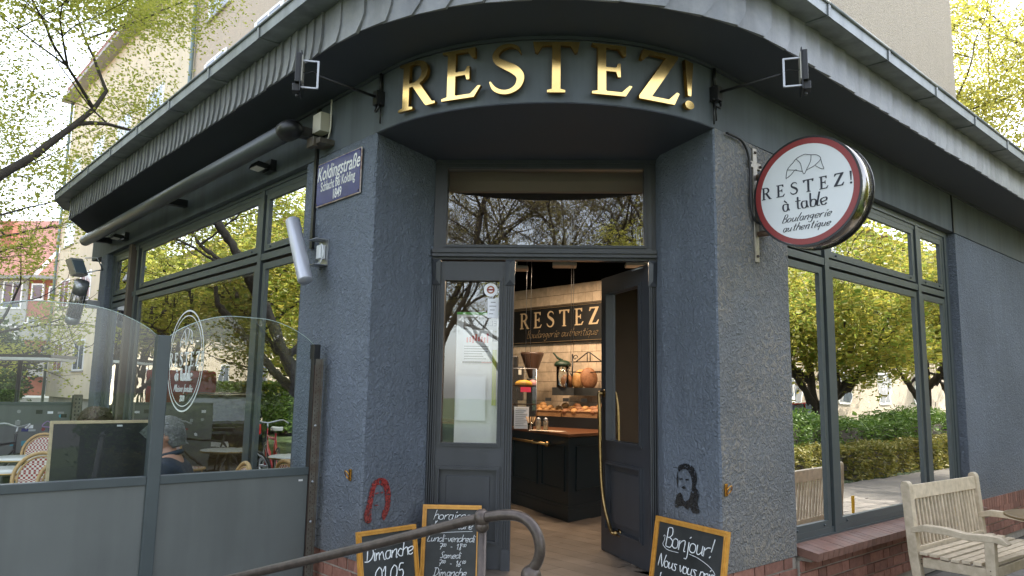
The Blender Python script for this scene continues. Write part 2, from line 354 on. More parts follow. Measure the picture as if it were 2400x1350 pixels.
def copymesh(o, parent, loc):      # one more object on the same mesh, at a world position
    c = bpy.data.objects.new(o.name.split('.')[0], o.data); link(c, parent, loc); return c

# frames: facade L recedes to the left, facade R to the right; (u along, o outward, z)
S = math.sqrt(.5)
CLx, CLy, CRx, CRy = -1.064, 4.713, 1.064, 4.713
def L(u, o, z): return (CLx-S*u-S*o, CLy+S*u-S*o, z)
def Rr(u, o, z): return (CRx+S*u+S*o, CRy+S*u-S*o, z)
ARC_R, ARC_CY = 1.505, 5.777
def P(s, o, z):
    """path round the corner: s<0 left, s>0 right, 0 = middle of the rounded corner"""
    h = ARC_R*math.pi/4
    if s < -h: return L(-s-h, o, z)
    if s > h: return Rr(s-h, o, z)
    a = s/ARC_R; return ((ARC_R+o)*math.sin(a), ARC_CY-(ARC_R+o)*math.cos(a), z)
H = ARC_R*math.pi/4
def srange(a, b, step=.25):
    out = [a]; 
    for k in range(-8, 9):
        x = H*k/8
        if a+1e-4 < x < b-1e-4: out.append(x)
    if out[-1] < b: out.append(b)
    return sorted(set(out))
def sweep(mb, prof, s0, s1, mi=0, ext=0):
    """sweep a closed (o,z) profile along the path"""
    ss = srange(s0, s1); n = len(prof)
    vs = [P(s, o, z) for s in ss for o, z in prof]
    fs = [(i*n+k, i*n+(k+1) % n, (i+1)*n+(k+1) % n, (i+1)*n+k) for i in range(len(ss)-1) for k in range(n)]
    fs += [tuple(range(n)), tuple(range((len(ss)-1)*n, len(ss)*n))[::-1]]
    return mb.add(vs, fs, mi)
def sdep(mats_curve):
    dg = bpy.context.evaluated_depsgraph_get(); return dg
def curve_mesh(cu, Tm):
    o = bpy.data.objects.new('tmp', cu); scene.collection.objects.link(o)
    dg = bpy.context.evaluated_depsgraph_get(); me = bpy.data.meshes.new_from_object(o.evaluated_get(dg))
    bpy.data.objects.remove(o); bpy.data.curves.remove(cu); me.transform(Tm); me.materials.clear(); return me
def basis(org, xd, yd):
    xd = Vector(xd).normalized(); yd = Vector(yd).normalized(); zd = xd.cross(yd).normalized(); yd = zd.cross(xd)
    m = Matrix((xd, yd, zd)).transposed().to_4x4(); m.translation = Vector(org); return m
def text(body, size, org, xd, yd, m, parent, ex=.0015, shear=0, sx=1.0, name='lettering', align='CENTER', off=0, spacing=1.0):
    cu = bpy.data.curves.new('t', 'FONT'); cu.body = body; cu.size = size; cu.extrude = ex; cu.align_x = align; cu.align_y = 'CENTER'
    cu.shear = shear; cu.offset = off; cu.space_character = spacing; cu.resolution_u = 3
    me = curve_mesh(cu, basis(org, xd, yd) @ Matrix.Diagonal((sx, 1, 1, 1)))
    return obj(name, me, m, parent)
def polys(splines, ex, org, xd, yd, m, parent, sc=(1, 1), name='letter', bev=0):
    cu = bpy.data.curves.new('g', 'CURVE'); cu.dimensions = '2D'; cu.fill_mode = 'BOTH'; cu.extrude = ex; cu.bevel_depth = bev; cu.bevel_resolution = 1
    for pts in splines:
        sp = cu.splines.new('POLY'); sp.points.add(len(pts)-1); sp.use_cyclic_u = True
        for i, (x, y) in enumerate(pts): sp.points[i].co = (x*sc[0], y*sc[1], 0, 1)
    me = curve_mesh(cu, basis(org, xd, yd)); return obj(name, me, m, parent)
def smooth_pts(pts, k=5, closed=False):
    n = len(pts); out = []
    rng = range(n) if closed else range(n-1)
    for i in rng:
        p0 = pts[(i-1) % n] if closed or i > 0 else pts[0]; p1 = pts[i]; p2 = pts[(i+1) % n]; p3 = pts[(i+2) % n] if closed or i+2 < n else pts[-1]
        for j in range(k):
            t = j/k; out.append(tuple(.5*((2*b)+(-a+c)*t+(2*a-5*b+4*c-d)*t*t+(-a+3*b-3*c+d)*t**3) for a, b, c, d in zip(p0, p1, p2, p3)))
    if not closed: out.append(tuple(pts[-1]))
    return out

# serif capitals, hand drawn outlines (unit height)
_S = [(.60, .78), (.54, .90), (.40, .955), (.24, .92), (.14, .79), (.18, .66), (.34, .56), (.50, .46), (.60, .32), (.56, .15), (.42, .05), (.26, .045), (.12, .12), (.04, .26)]
_W = [.012, .03, .038, .05, .058, .068, .082, .085, .072, .058, .045, .042, .038, .014]
def _s_outline():
    c = smooth_pts([(x, y, w) for (x, y), w in zip(_S, _W)], 4); lo = []; hi = []
    for i, (x, y, w) in enumerate(c):
        a = c[max(i-1, 0)]; b = c[min(i+1, len(c)-1)]; tx, ty = b[0]-a[0], b[1]-a[1]; d = math.hypot(tx, ty) or 1
        nx, ny = -ty/d, tx/d; lo.append((x+nx*w, y+ny*w)); hi.append((x-nx*w, y-ny*w))
    return lo+hi[::-1]
_E = [(0, 0), (.60, 0), (.72, .21), (.67, .22), (.53, .075), (.27, .075), (.25, .09), (.25, .47), (.43, .47), (.46, .37), (.51, .37), (.51, .64), (.46, .64), (.43, .55), (.25, .55), (.25, .93), (.47, .93), (.56, .79), (.61, .80), (.61, 1), (0, 1), (0, .955), (.10, .93), (.10, .07), (0, .045)]
_circ = lambda cx, cy, r, k=18: [(cx+r*math.cos(2*math.pi*i/k), cy+r*math.sin(2*math.pi*i/k)) for i in range(k)]
SERIF = {
 'R': (.86, [[(0, 0), (.34, 0), (.34, .045), (.25, .07), (.25, .47), (.33, .47), (.62, .04), (.66, 0), (.86, 0), (.86, .045), (.79, .06), (.49, .50), (.58, .55), (.65, .63), (.68, .74), (.65, .86), (.57, .95), (.42, 1), (0, 1), (0, .955), (.10, .93), (.10, .07), (0, .045)],
             [(.25, .55), (.36, .55), (.46, .59), (.52, .67), (.53, .76), (.49, .87), (.38, .93), (.25, .93)]]),
 'E': (.72, [_E]), 'S': (.66, [_s_outline()]),
 'T': (.88, [[(.27, 0), (.61, 0), (.61, .045), (.52, .07), (.52, .93), (.70, .92), (.79, .77), (.84, .79), (.88, 1), (0, 1), (.04, .79), (.09, .77), (.18, .92), (.36, .93), (.36, .07), (.27, .045)]]),
 'Z': (.78, [[(0, 0), (.68, 0), (.78, .24), (.73, .26), (.57, .085), (.24, .085), (.76, .95), (.76, 1), (.08, 1), (.03, .79), (.08, .78), (.20, .915), (.52, .915), (0, .06)]]),
 '!': (.18, [[(.01, 1), (.17, .97), (.12, .27), (.06, .27)], _circ(.09, .085, .085)]),
}
def serif_word(word, h, org, xd, yd, m, parent, gap=.28, ex=.0015, name='lettering', center=True):
    w = sum(SERIF[c][0] for c in word)*h+gap*h*(len(word)-1); x = -w/2 if center else 0; sp = []
    for c in word:
        cw, pl = SERIF[c]
        for p in pl: sp.append([(x/h+px, py) for px, py in p])
        x += (cw+gap)*h
    return polys(sp, ex, org, xd, yd, m, parent, (h, h), name)

# single-stroke handwriting
HW = {
 'a': (5, ["45 25 15 04 02 10 30 42", "45 42 50"]), 'b': (5, ["1a 11 20 40 53 54 45 25 13"]), 'c': (4, ["44 25 14 02 11 20 40"]), 'd': (5, ["45 25 04 01 10 30 42", "5a 51 60"]),
 'e': (5, ["02 43 45 25 04 02 10 30 41"]), 'g': (5, ["45 25 04 02 21 43", "45 4q 2r 0q"]), 'h': (5, ["1a 00", "03 25 45 50"]), 'i': (2, ["15 10 20", "17 28"]), 'j': (3, ["25 2q 0r", "27 38"]),
 'l': (2, ["2a 01 10 20"]), 'm': (8, ["05 00", "03 25 30", "33 55 70 80"]), 'n': (5, ["05 00", "03 25 45 40 50"]), 'o': (5, ["25 04 01 20 41 44 25"]), 'p': (5, ["15 0r", "14 35 53 41 20 11"]),
 'q': (5, ["45 25 04 01 20 42", "45 4r"]), 'r': (4, ["05 00", "03 25 45"]), 's': (4, ["45 15 14 32 30 00"]), 't': (4, ["29 21 30 40", "06 46"]), 'u': (5, ["05 01 20 42", "45 41 50"]), 'v': (4, ["05 20 45"]),
 'B': (6, ["1a 10", "1a 4a 57 35 15", "35 63 50 10"]), 'D': (7, ["2a 20", "0a 4a 76 62 30 00"]), 'L': (5, ["2a 00 50"]), 'N': (7, ["00 1a 50 7a"]), 'S': (5, ["59 3a 17 35 42 20 01"]), 'M': (8, ["00 1a 43 7a 80"]), 'A': (6, ["00 3a 60", "14 54"]),
 '0': (5, ["3a 07 02 20 53 58 3a"]), '1': (3, ["07 2a 20"]), '4': (5, ["4a 03 53", "46 40"]), '5': (5, ["5a 2a 16 46 53 30 00"]), '6': (5, ["4a 14 01 20 42 34 13"]), '7': (5, ["0a 5a 20", "15 45"]), '8': (5, ["35 5a 3a 1a 35 10 40 35"]), '2': (5, ["07 2a 59 00 50"]), '9': (5, ["48 2a 06 24 48 20"]),
 '-': (4, ["04 34"]), '.': (2, ["00 11"]), "'": (2, ["1a 07"]), '!': (3, ["2a 13", "00 11"]), ' ': (3, []), 'F': (5, ["1a 10", "1a 5a", "15 45"]), 'f': (4, ["4a 29 2q", "05 45"]), 'é': (5, ["02 43 45 25 04 02 10 30 41", "26 48"]), 'à': (5, ["45 25 15 04 02 10 30 42", "45 42 50", "18 36"]),
}
def _pt(c):
    y = {'a': 10, 'q': -3, 'r': -4}.get(c[1]); y = int(c[1]) if y is None else y
    return int(c[0])/10, y/10
def handwrite(mb, body, h, org, xd, yd, r=.003, slant=.18, center=False, track=.12, jit=.02, seg=4, contrast=0):
    xd = Vector(xd).normalized(); yd = Vector(yd).normalized(); org = Vector(org)
    w = sum(HW[c][0]/10+track for c in body)*h; x = -w/2 if center else 0
    for c in body:
        cw, st = HW[c]; jy = random.uniform(-jit, jit)*h
        for s_ in st:
            pts = [_pt(t) for t in s_.split()]; pts = [(px+random.uniform(-jit, jit), py+random.uniform(-jit, jit)) for px, py in pts]
            pts = smooth_pts(pts, 3)
            rr_ = r
            if contrast:
                rr_ = []
                for i in range(len(pts)):
                    a, b = pts[max(i-1, 0)], pts[min(i+1, len(pts)-1)]; dx, dy = b[0]-a[0], b[1]-a[1]; q_ = abs(dy)/(math.hypot(dx, dy)+1e-6); rr_.append(r*(1-contrast+contrast*1.7*q_*q_))
            mb.tube([org+xd*(x+(px+py*slant)*h)+yd*(py*h+jy) for px, py in pts], rr_, seg)
        x += (cw/10+track)*h
    return mb
# ================================================================ THE CAFE BUILDING
cafe = thing('cafe_building', 'blue-grey corner cafe with rounded front, gold lettering, slate eaves and large windows', 'building', (0, 5.4, 0))
ZS, ZF = 3.21, 3.62        # top of the stucco, underside of the eaves
FL = .27                   # shop floor
# smooth frieze above the openings, round the corner
mb = MB(); sweep(mb, [(0, ZS), (0, ZF+.35), (-.35, ZF+.35), (-.35, ZS)], -H-7.55, H+8.5)
frieze = obj('frieze_wall', mb, M_paint, cafe)
# underside of the niche over the door
mb = MB(); ang = [R(-45+90*i/24) for i in range(25)]
poly = [((ARC_R-.35)*math.sin(a), ARC_CY-(ARC_R-.35)*math.cos(a)) for a in ang]
poly = [(-1.16, 4.82)]+[((ARC_R-.003)*math.sin(a), ARC_CY-(ARC_R-.003)*math.cos(a)) for a in ang]+[(1.07, 4.73), (1.0, 5.6), (-1.1, 5.6)]
mb.prism(poly, ZS-.006, ZS-.002); mb.prism([(x, y) for x, y in [(-1.0, 5.36), (.95, 5.36), (.95, 5.7), (-1.0, 5.7)]], ZS-.004, 3.4)
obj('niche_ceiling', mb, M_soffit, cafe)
# stucco piers with their chamfered cheeks
def lfp(u, o): return L(u, o, 0)[:2]
def rfp(u, o): return Rr(u, o, 0)[:2]
pierL = [lfp(.12, 0), (-.905, 5.28), (-.84, 5.40), (-.84, 5.55), lfp(.5, -.65), lfp(1.14, -.35), lfp(1.12, 0)]
pierR = [rfp(.0, 0), (.80, 5.26), (.785, 5.40), (.785, 5.55), rfp(.5, -.65), rfp(.94, -.35), rfp(.92, 0)]
def rough_pier(name, poly, z0, z1, mt=None):
    """pier with slightly uneven hand-rendered edges"""
    mt = mt or M_stucco
    mb = MB(); rnd = random.Random(3); n = len(poly); zs = [z0+(z1-z0)*i/24 for i in range(25)]; vs = []
    pp = []
    for i in range(n):           # round each arris a little
        a, b, c = Vector(poly[i-1]), Vector(poly[i]), Vector(poly[(i+1) % n])
        pp.append(b+(a-b).normalized()*.012); pp.append(b+(c-b).normalized()*.012)
    m = len(pp)
    for z in zs:
        for q in pp: vs.append((q.x+rnd.uniform(-.0025, .0025), q.y+rnd.uniform(-.0025, .0025), z+(rnd.uniform(-.012, .012) if z in (z0, z1) else 0)))
    fs = [(i*m+k, i*m+(k+1) % m, (i+1)*m+(k+1) % m, (i+1)*m+k) for i in range(24) for k in range(m)]
    fs += [tuple(range(m))[::-1], tuple(range(24*m, 25*m))]
    mb.add(vs, fs); return obj(name, mb, mt, cafe)
rough_pier('stucco_pier', pierL, .44, ZS+.0); pR = rough_pier('stucco_pier', pierR, .44, ZS+.0); pR.data.materials.append(M_stucco_warm_lit)
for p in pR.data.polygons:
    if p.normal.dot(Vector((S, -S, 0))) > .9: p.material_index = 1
farL = [lfp(6.72, -.0), lfp(7.02, 0), lfp(7.4, -.1), lfp(7.45, -.4), lfp(6.72, -.4)]
rough_pier('stucco_pier', farL, .44, ZS)
mb = MB(); mb.box((4.42, -.35, .49), (8.5, .0, 3.2), T=Rr); wallR = obj('stucco_wall', mb, M_stucco, cafe)
mb = MB(); mb.box((4.36, 0.0, 3.2), (4.385, .014, ZF), T=Rr); obj('cable_duct', mb, M_black, cafe)

# plinth of separate bricks on a mortar core
def brick_mesh():
    mb = MB(); mb.box((-.115, -.02, 0), (.115, .02, .068)); me = mb.mesh('brick', [M_brick]); return me
BRM = [brick_mesh() for _ in range(1)]
HDR = MB().box((-.053, -.02, 0), (.053, .02, .068)).mesh('brick_header', [M_brick])
def course_wall(parent, p0, p1, z0, z1, phase=0, seed=1, proud=.0):
    """lay bricks on the vertical face from p0 to p1 (front face line)"""
    rnd = random.Random(seed); a = Vector((*p0, 0)); b = Vector((*p1, 0)); d = (b-a); ln = d.length; d.normalize(); ang_ = math.atan2(d.y, d.x)
    nz = int((z1-z0)/.081)
    for c in range(nz):
        z = z1-(c+1)*.081+.008; x = -(.06 if (c+phase) % 2 else .0)
        k = c
        while x < ln-.05:
            head = (k % 2 == 0); w = .106 if head else .230
            xa, xb = max(x, 0), min(x+w, ln)
            if xb-xa > .04:
                o = bpy.data.objects.new('brick', HDR if head else BRM[0]); ctr = a+d*((xa+xb)/2)
                nrm = Vector((d.y, -d.x, 0)); ctr = ctr-nrm*(.02-.004-rnd.uniform(0, .003)+proud)
                link(o, parent, (ctr.x, ctr.y, z)); o.rotation_euler = (rnd.uniform(-.006, .006), rnd.uniform(-.01, .01), ang_+rnd.uniform(-.008, .008))
                o.scale = ((xb-xa)/w*1.0, 1, 1)
            x += w+.014; k += 1
def inset(poly, d):
    c = Vector((sum(p[0] for p in poly)/len(poly), sum(p[1] for p in poly)/len(poly)))
    return [tuple(Vector(p)+(c-Vector(p)).normalized()*d) for p in poly]
mb = MB(); mb.prism(inset(pierL, .02), 0, .45); plL = obj('plinth', mb, M_mortar, cafe)
q = inset(pierL, .016)
course_wall(plL, q[6], q[0], 0, .44, seed=2); course_wall(plL, q[0], q[1], 0, .44, 1, seed=3)
mb = MB(); mb.prism(inset(pierR, .02), 0, .45); plR = obj('plinth', mb, M_mortar, cafe); q = inset(pierR, .016)
course_wall(plR, q[0], q[6], 0, .44, seed=4)
mb = MB(); mb.box((.93, -.35, 0), (8.5, -.008, .40), T=Rr); mb.box((4.45, -.35, .40), (8.5, -.008, .488), T=Rr); plW = obj('plinth', mb, M_mortar, cafe)
course_wall(plW, rfp(.95, 0), rfp(6.6, 0), 0, .40, 1, seed=5)
# two courses: the soldier row under the far stucco
SLD = MB().box((-.035, -.02, 0), (.035, .02, .105)).mesh('brick_soldier', [M_brick])
for i in range(26):
    x, y, z = Rr(4.56+i*.08, -.012, .395); o = bpy.data.objects.new('brick', SLD); link(o, plW, (x, y, z)); o.rotation_euler = (0, 0, R(45)+random.uniform(-.01, .01))
mb = MB(); mb.box((1.1, -.35, 0), (7.4, -.01, .44), T=L); obj('plinth', mb, M_mortar, cafe)
# brick window ledge on the right
ROW = MB().box((-.0365, -.115, 0), (.0365, .125, .055)).mesh('ledge_brick', [M_sill])
mb = MB(); mb.box((.96, -.12, .40), (4.44, .07, .425), T=Rr); led = obj('window_ledge', mb, M_mortar, cafe)
for i in range(45):
    x, y, z = Rr(.975+i*.0775, 0, .432); o = bpy.data.objects.new('brick', ROW); link(o, led, (x, y, z+random.uniform(-.001, .001)))
    o.rotation_euler = (R(-7)+random.uniform(-.005, .005), 0, R(45)); o.rotation_euler = Matrix.Rotation(R(45), 3, 'Z').to_euler()
    o.rotation_euler.x = 0
    m3 = Matrix((Vector((-S, -S, 0)), Vector((S, -S, 0)).normalized()*math.cos(R(9))+Vector((0, 0, -1))*math.sin(R(9)), Vector((0, 0, 1)))).transposed()
    yv = m3.col[1]; xv = Vector((-S, -S, 0)); zv = xv.cross(yv).normalized()
    o.rotation_euler = Matrix((xv, yv, zv)).transposed().to_euler()

# windows: frame bars + sashes + panes
def window(T, label, us, zs_, rec, name='window'):
    """us: list of (glass u0,u1); zs_: list of (glass z0,z1); outer frame around"""
    u0, u1 = us[0][0]-.13, us[-1][1]+.13; z0, z1 = zs_[0][0]-.12, zs_[-1][1]+.12
    mb = MB(); f = rec; d = .07
    mb.box((u0, -f-d, z0), (us[0][0]-.05, -f, z1), T=T); mb.box((us[-1][1]+.05, -f-d, z0), (u1, -f, z1), T=T)
    mb.box((us[0][0]-.05, -f-d, z0), (us[-1][1]+.05, -f, zs_[0][0]-.05), T=T); mb.box((us[0][0]-.05, -f-d, zs_[-1][1]+.05), (us[-1][1]+.05, -f, z1), T=T)
    # rebated outer trim
    mb.box((u0-.02, -f-.01, z0-.015), (u1+.02, -f+.012, z0+.03), T=T); mb.box((u0-.02, -f-.01, z1-.03), (u1+.02, -f+.012, z1+.02), T=T)
    mb.box((u0-.02, -f-.01, z0+.03), (u0+.03, -f+.011, z1-.03), T=T); mb.box((u1-.03, -f-.01, z0+.03), (u1+.02, -f+.011, z1-.03), T=T)
    w = obj(name, mb, M_frame, cafe, label=label)
    for a, b in zip(us[:-1], us[1:]):
        m = MB(); c = (a[1]+b[0])/2; m.box((c-.035, -f-d, z0+.03), (c+.035, -f+.010, z1-.03), T=T); obj('mullion', m, M_frame, w)
    c = (zs_[0][1]+zs_[1][0])/2
    m = MB(); m.box((us[0][0]-.05, -f-d, c-.028), (us[-1][1]+.05, -f+.006, c+.028), T=T); obj('transom_bar', m, M_frame, w)
    for (a, b) in us:
        for (c_, d_) in zs_:
            m = MB(); k = .052; g = -f-.020; e = -f-.003
            A, B, C, D = a-k, b+k, c_-k, d_+k
            m.box((A, g-.03, C), (a, e, D), T=T); m.box((b, g-.03, C), (B, e, D), T=T); m.box((a, g-.03, C), (b, e, c_), T=T); m.box((a, g-.03, d_), (b, e, D), T=T)
            sash = obj('sash', m, M_frame, w)
            m = MB(); h = g-.012; t = .014     # pale spacer seen inside the glass edge
            m.box((a, h-.02, c_), (a+t, h, d_), T=T); m.box((b-t, h-.02, c_), (b, h, d_), T=T); m.box((a+t, h-.02, c_), (b-t, h, c_+t), T=T); m.box((a+t, h-.02, d_-t), (b-t, h, d_), T=T)
            obj('glass_spacer', m, M_spacer, w)
            m = MB(); m.add([T(a-.004, g, c_-.004), T(b+.004, g, c_-.004), T(b+.004, g, d_+.004), T(a-.004, g, d_+.004)], [(0, 1, 2, 3)])
            obj('pane', m, G_win, w)
            if c_ == zs_[1][0] or c_ == zs_[0][0]:
                m = MB()
                for uu in (a+.07, b-.07):
                    x, y, z = T(uu, e+.004, c_-.027 if c_ < 1 else c_-.026); m.sphere((x, y, z), .009, 8, 5)
                obj('drain_cap', m, M_frame, w)
    return w
wL = window(L, 'street-side window behind the glass screen', [(1.27, 1.93), (2.16, 5.42), (5.77, 6.53)], [(.60, 2.49), (2.70, 3.09)], .07)
wR = window(Rr, 'right-hand window above the brick ledge', [(.98, 1.53), (1.76, 3.44), (3.67, 4.18)], [(.60, 2.45), (2.65, 3.06)], .07)
# make good between frames and piers
mb = MB(); mb.box((1.06, -.3, .44), (1.15, -.07, ZS), T=L); mb.box((6.64, -.3, .44), (6.73, -.07, ZS), T=L); obj('window_jamb', mb, M_paint, cafe)
mb = MB(); mb.box((4.3, -.3, .44), (4.43, -.075, ZS), T=Rr); obj('window_jamb', mb, M_paint, cafe)

# ---- eaves: soffit, slates, gutter
mb = MB(); sweep(mb, [(0, ZF), (.45, ZF), (.45, ZF+.03), (0, ZF+.03)], -H-6.87, H+8.5)
mb.prism([lfp(6.87, .45), lfp(7.68, .07), lfp(7.68, -.6), lfp(6.87, -.6)], ZF, ZF+.03)
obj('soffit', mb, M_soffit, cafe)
mb = MB(); sweep(mb, [(0, ZF-.022), (.018, ZF-.022), (.018, ZF-.001), (0, ZF-.001)], -H-7.3, H+8.5); obj('wall_trim', mb, M_soffit, cafe)
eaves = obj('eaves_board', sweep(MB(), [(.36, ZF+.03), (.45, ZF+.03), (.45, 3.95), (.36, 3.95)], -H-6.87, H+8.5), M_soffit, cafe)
def slate(s0, w, z0, z1, wob, lean):
    """one slate hung on the eaves, right edge proud, lower corner kicked left"""
    mb = MB(); k = .03+wob
    o_in, o_a, o_b = .452, .456, .456+lean
    pts = [(0, z1), (w, z1), (w+.004*wob, z0+.105), (w-k*.3, z0+.06), (w-k, z0), (-k, z0+.004), (-k*.3, z0+.062), (.0, z0+.11)]
    vs = []
    for x, z in pts: vs.append(P(s0+x, o_in, z))
    for x, z in pts:
        t = min(1, max(0, (x+k)/(w+k))); vs.append(P(s0+x, o_a+(o_b-o_a)*t+.012*max(0, (.1-(z-z0)))*2, z))
    n = len(pts); fs = [tuple(range(n)), tuple(range(n, 2*n))[::-1]]+[(i, (i+1) % n, n+(i+1) % n, n+i) for i in range(n)]
    return mb.add(vs, fs)
s = -H-6.86; rnd = random.Random(11); cnt = 0
while s < H+7.0:
    left = s < -H*.75
    w = (.112 if s < -H*1.05 else (.165 if s < -H*.2 else .19))+rnd.uniform(-.008, .012)
    mb = slate(s, w+.004, ZF-.014+rnd.uniform(-.004, .006), 3.87, rnd.uniform(0, .03), .016+rnd.uniform(0, .008))
    obj('slate', mb, M_slate, eaves); s += w; cnt += 1
# gutter: sections with joints and brackets
gut = obj('gutter_backing', sweep(MB(), [(.44, 3.872), (.47, 3.872), (.47, 3.96), (.44, 3.96)], -H-6.9, H+8.4), M_zinc, cafe)
joints = [-H-7.0]+[-H-6.2+i*.92 for i in range(7)]+[-.62, .5]+[H+.35+i*.92 for i in range(9)]
gp = [(.468, 3.872), (.62, 3.866), (.622, 3.945), (.617, 3.945), (.614, 3.872), (.474, 3.878)]
for a, b in zip(joints[:-1], joints[1:]):
    mb = MB(); sweep(mb, gp, a, b-.003); 
    obj('gutter_section', mb, M_zinc, gut)
    mb = MB(); mb.tube([P(x, .626, 3.95) for x in srange(a, b, .3)], .011, 8); obj('gutter_bead', mb, M_zinc, gut)
    mb = MB(); sweep(mb, [(.466, 3.864), (.628, 3.858), (.630, 3.950), (.62, 3.950), (.62, 3.866), (.47, 3.872)], b-.02, b+.012); obj('gutter_clip', mb, M_zinc, gut)
mb = MB(); mb.prism([lfp(6.98, .625), lfp(7.5, .42), lfp(7.6, .28), lfp(7.5, .28), lfp(6.96, .46)], 3.868, 3.945); obj('gutter_section', mb, M_zinc, gut)
# flat roof and enclosing walls
roofpoly = [lfp(7.5, .45), lfp(3, .45), lfp(0, .45)]+[((ARC_R+.45)*math.sin(a), ARC_CY-(ARC_R+.45)*math.cos(a)) for a in ang[1:-1]]+[rfp(0, .45), rfp(8.5, .45), rfp(8.5, -9), lfp(7.5, -9)]
mb = MB(); mb.prism(roofpoly, 3.93, 3.99); obj('flat_roof', mb, M_asphalt, cafe)

# ================================================================ ENTRANCE
Y0 = 5.40
def D(x, o, z): return (x, Y0-o, z)     # door plane: x, outward, z
ent = obj('door_frame', MB().box((-.84, -.10, 2.97+.21), (.79, .02, 3.212), T=D).box((-.84, -.10, FL), (-.80, .0, 3.18), T=D).box((.755, -.10, FL), (.79, .0, 3.18), T=D), M_door, cafe)
# fanlight
mb = MB(); mb.box((-.80, -.07, 2.525), (-.745, .01, 3.18), T=D); mb.box((.70, -.07, 2.525), (.755, .01, 3.18), T=D); mb.box((-.745, -.07, 3.137), (.70, .01, 3.18), T=D); mb.box((-.745, -.07, 2.525), (.70, .01, 2.565), T=D)
mb.box((-.76, .01, 2.545), (-.748, .022, 3.155), T=D); mb.box((.703, .01, 2.545), (.715, .022, 3.155), T=D); mb.box((-.748, .01, 3.143), (.703, .022, 3.155), T=D); mb.box((-.748, .01, 2.545), (.703, .022, 2.557), T=D)
fan = obj('fanlight', mb, M_door, ent)
mb = MB(); mb.add([D(-.745, -.02, 2.565), D(.70, -.02, 2.565), D(.70, -.02, 3.137), D(-.745, -.02, 3.137)], [(0, 1, 2, 3)]); obj('pane', mb, G_door, fan)
mb = MB()
for a, b, o in ((2.500, 2.525, .045), (2.486, 2.500, .03), (2.470, 2.486, .055), (2.452, 2.470, .02)): mb.box((-.84, -.05, a), (.785, o, b), T=D)
obj('door_cornice', mb, M_door, ent)
def pilaster(x0, x1):
    m = MB(); m.box((x0, -.06, FL), (x1, .0, 2.452), T=D)
    n = 3; w = (x1-x0)/(2*n+1)
    for i in range(n+1): m.box((x0+w*(2*i), .0, FL+.15), (x0+w*(2*i+1), .012, 2.26), T=D)
    m.box((x0-.002, .0, FL), (x1+.002, .02, FL+.15), T=D)
    xm = (x0+x1)/2; a, b = 2.265, 2.452
    vs = [D(x0-.004, 0, a), D(x1+.004, 0, a), D(x1+.004, .01, a), D(x0-.004, .01, a), D(x0-.004, 0, b), D(x1+.004, 0, b), D(x1+.004, .03, b), D(x0-.004, .03, b), D(xm, .045, b-.03), D(xm, .03, a+.04)]
    m.add(vs, [(0, 1, 2, 3), (4, 7, 8, 6, 5), (0, 3, 7, 4), (1, 5, 6, 2), (3, 9, 8, 7), (2, 6, 8, 9), (2, 9, 3), (0, 4, 5, 1)])
    return obj('pilaster', m, M_door, ent)
pilaster(-.836, -.783); pilaster(-.300, -.240); pilaster(.732, .785)
# closed left leaf
def leaf_geo(mb, x0, x1, gx0, gx1, gz0, gz1, pz0, pz1, T, th=.045):
    """stiles, rails, moulded panel in local (x, outward, z); glass hole left open"""
    b, t = FL+.01, 2.44
    mb.box((x0, -th, b), (gx0, 0, t), T=T); mb.box((gx1, -th, b), (x1, 0, t), T=T)
    mb.box((gx0, -th, gz1), (gx1, 0, t), T=T); mb.box((gx0, -th, pz1), (gx1, 0, gz0), T=T); mb.box((gx0, -th, b), (gx1, 0, pz0), T=T)
    mb.box((gx0, -th+.005, pz0), (gx1, -.018, pz1), T=T)
def mould(mb, x0, x1, z0, z1, w, o0, o1, T):
    mb.box((x0, o0, z0), (x0+w, o1, z1), T=T); mb.box((x1-w, o0, z0), (x1, o1, z1), T=T); mb.box((x0+w, o0, z0), (x1-w, o1, z0+w), T=T); mb.box((x0+w, o0, z1-w), (x1-w, o1, z1), T=T)
def door_leaf(T, x0, x1, gx0, gx1, name, label):
    mb = MB(); leaf_geo(mb, x0, x1, gx0, gx1, 1.135, 2.30, .47, .95, T); o = obj(name, mb, M_door, ent, label=label)
    m = MB(); mould(m, gx0-.022, gx1+.022, 1.112, 2.322, .018, 0, .014, T); mould(m, gx0-.008, gx1+.008, 1.127, 2.308, .01, -.005, .022, T)
    mould(m, gx0-.025, gx1+.025, .445, .975, .018, 0, .016, T); mould(m, gx0-.012, gx1+.012, .458, .962, .010, -.01, .026, T); obj('moulding', m, M_door, o)
    m = MB(); m.box((gx0+.045, -.02, .515), (gx1-.045, -.008, .905), T=T); obj('door_panel', m, M_door, o, bevel=.004)
    m = MB(); m.add([T(gx0, -.02, 1.135), T(gx1, -.02, 1.135), T(gx1, -.02, 2.30), T(gx0, -.02, 2.30)], [(0, 1, 2, 3)]); obj('pane', m, G_door, o)
    return o
door_leaf(D, -.783, -.300, -.745, -.345, 'door_leaf', 'closed left door leaf with notices taped inside its glass')
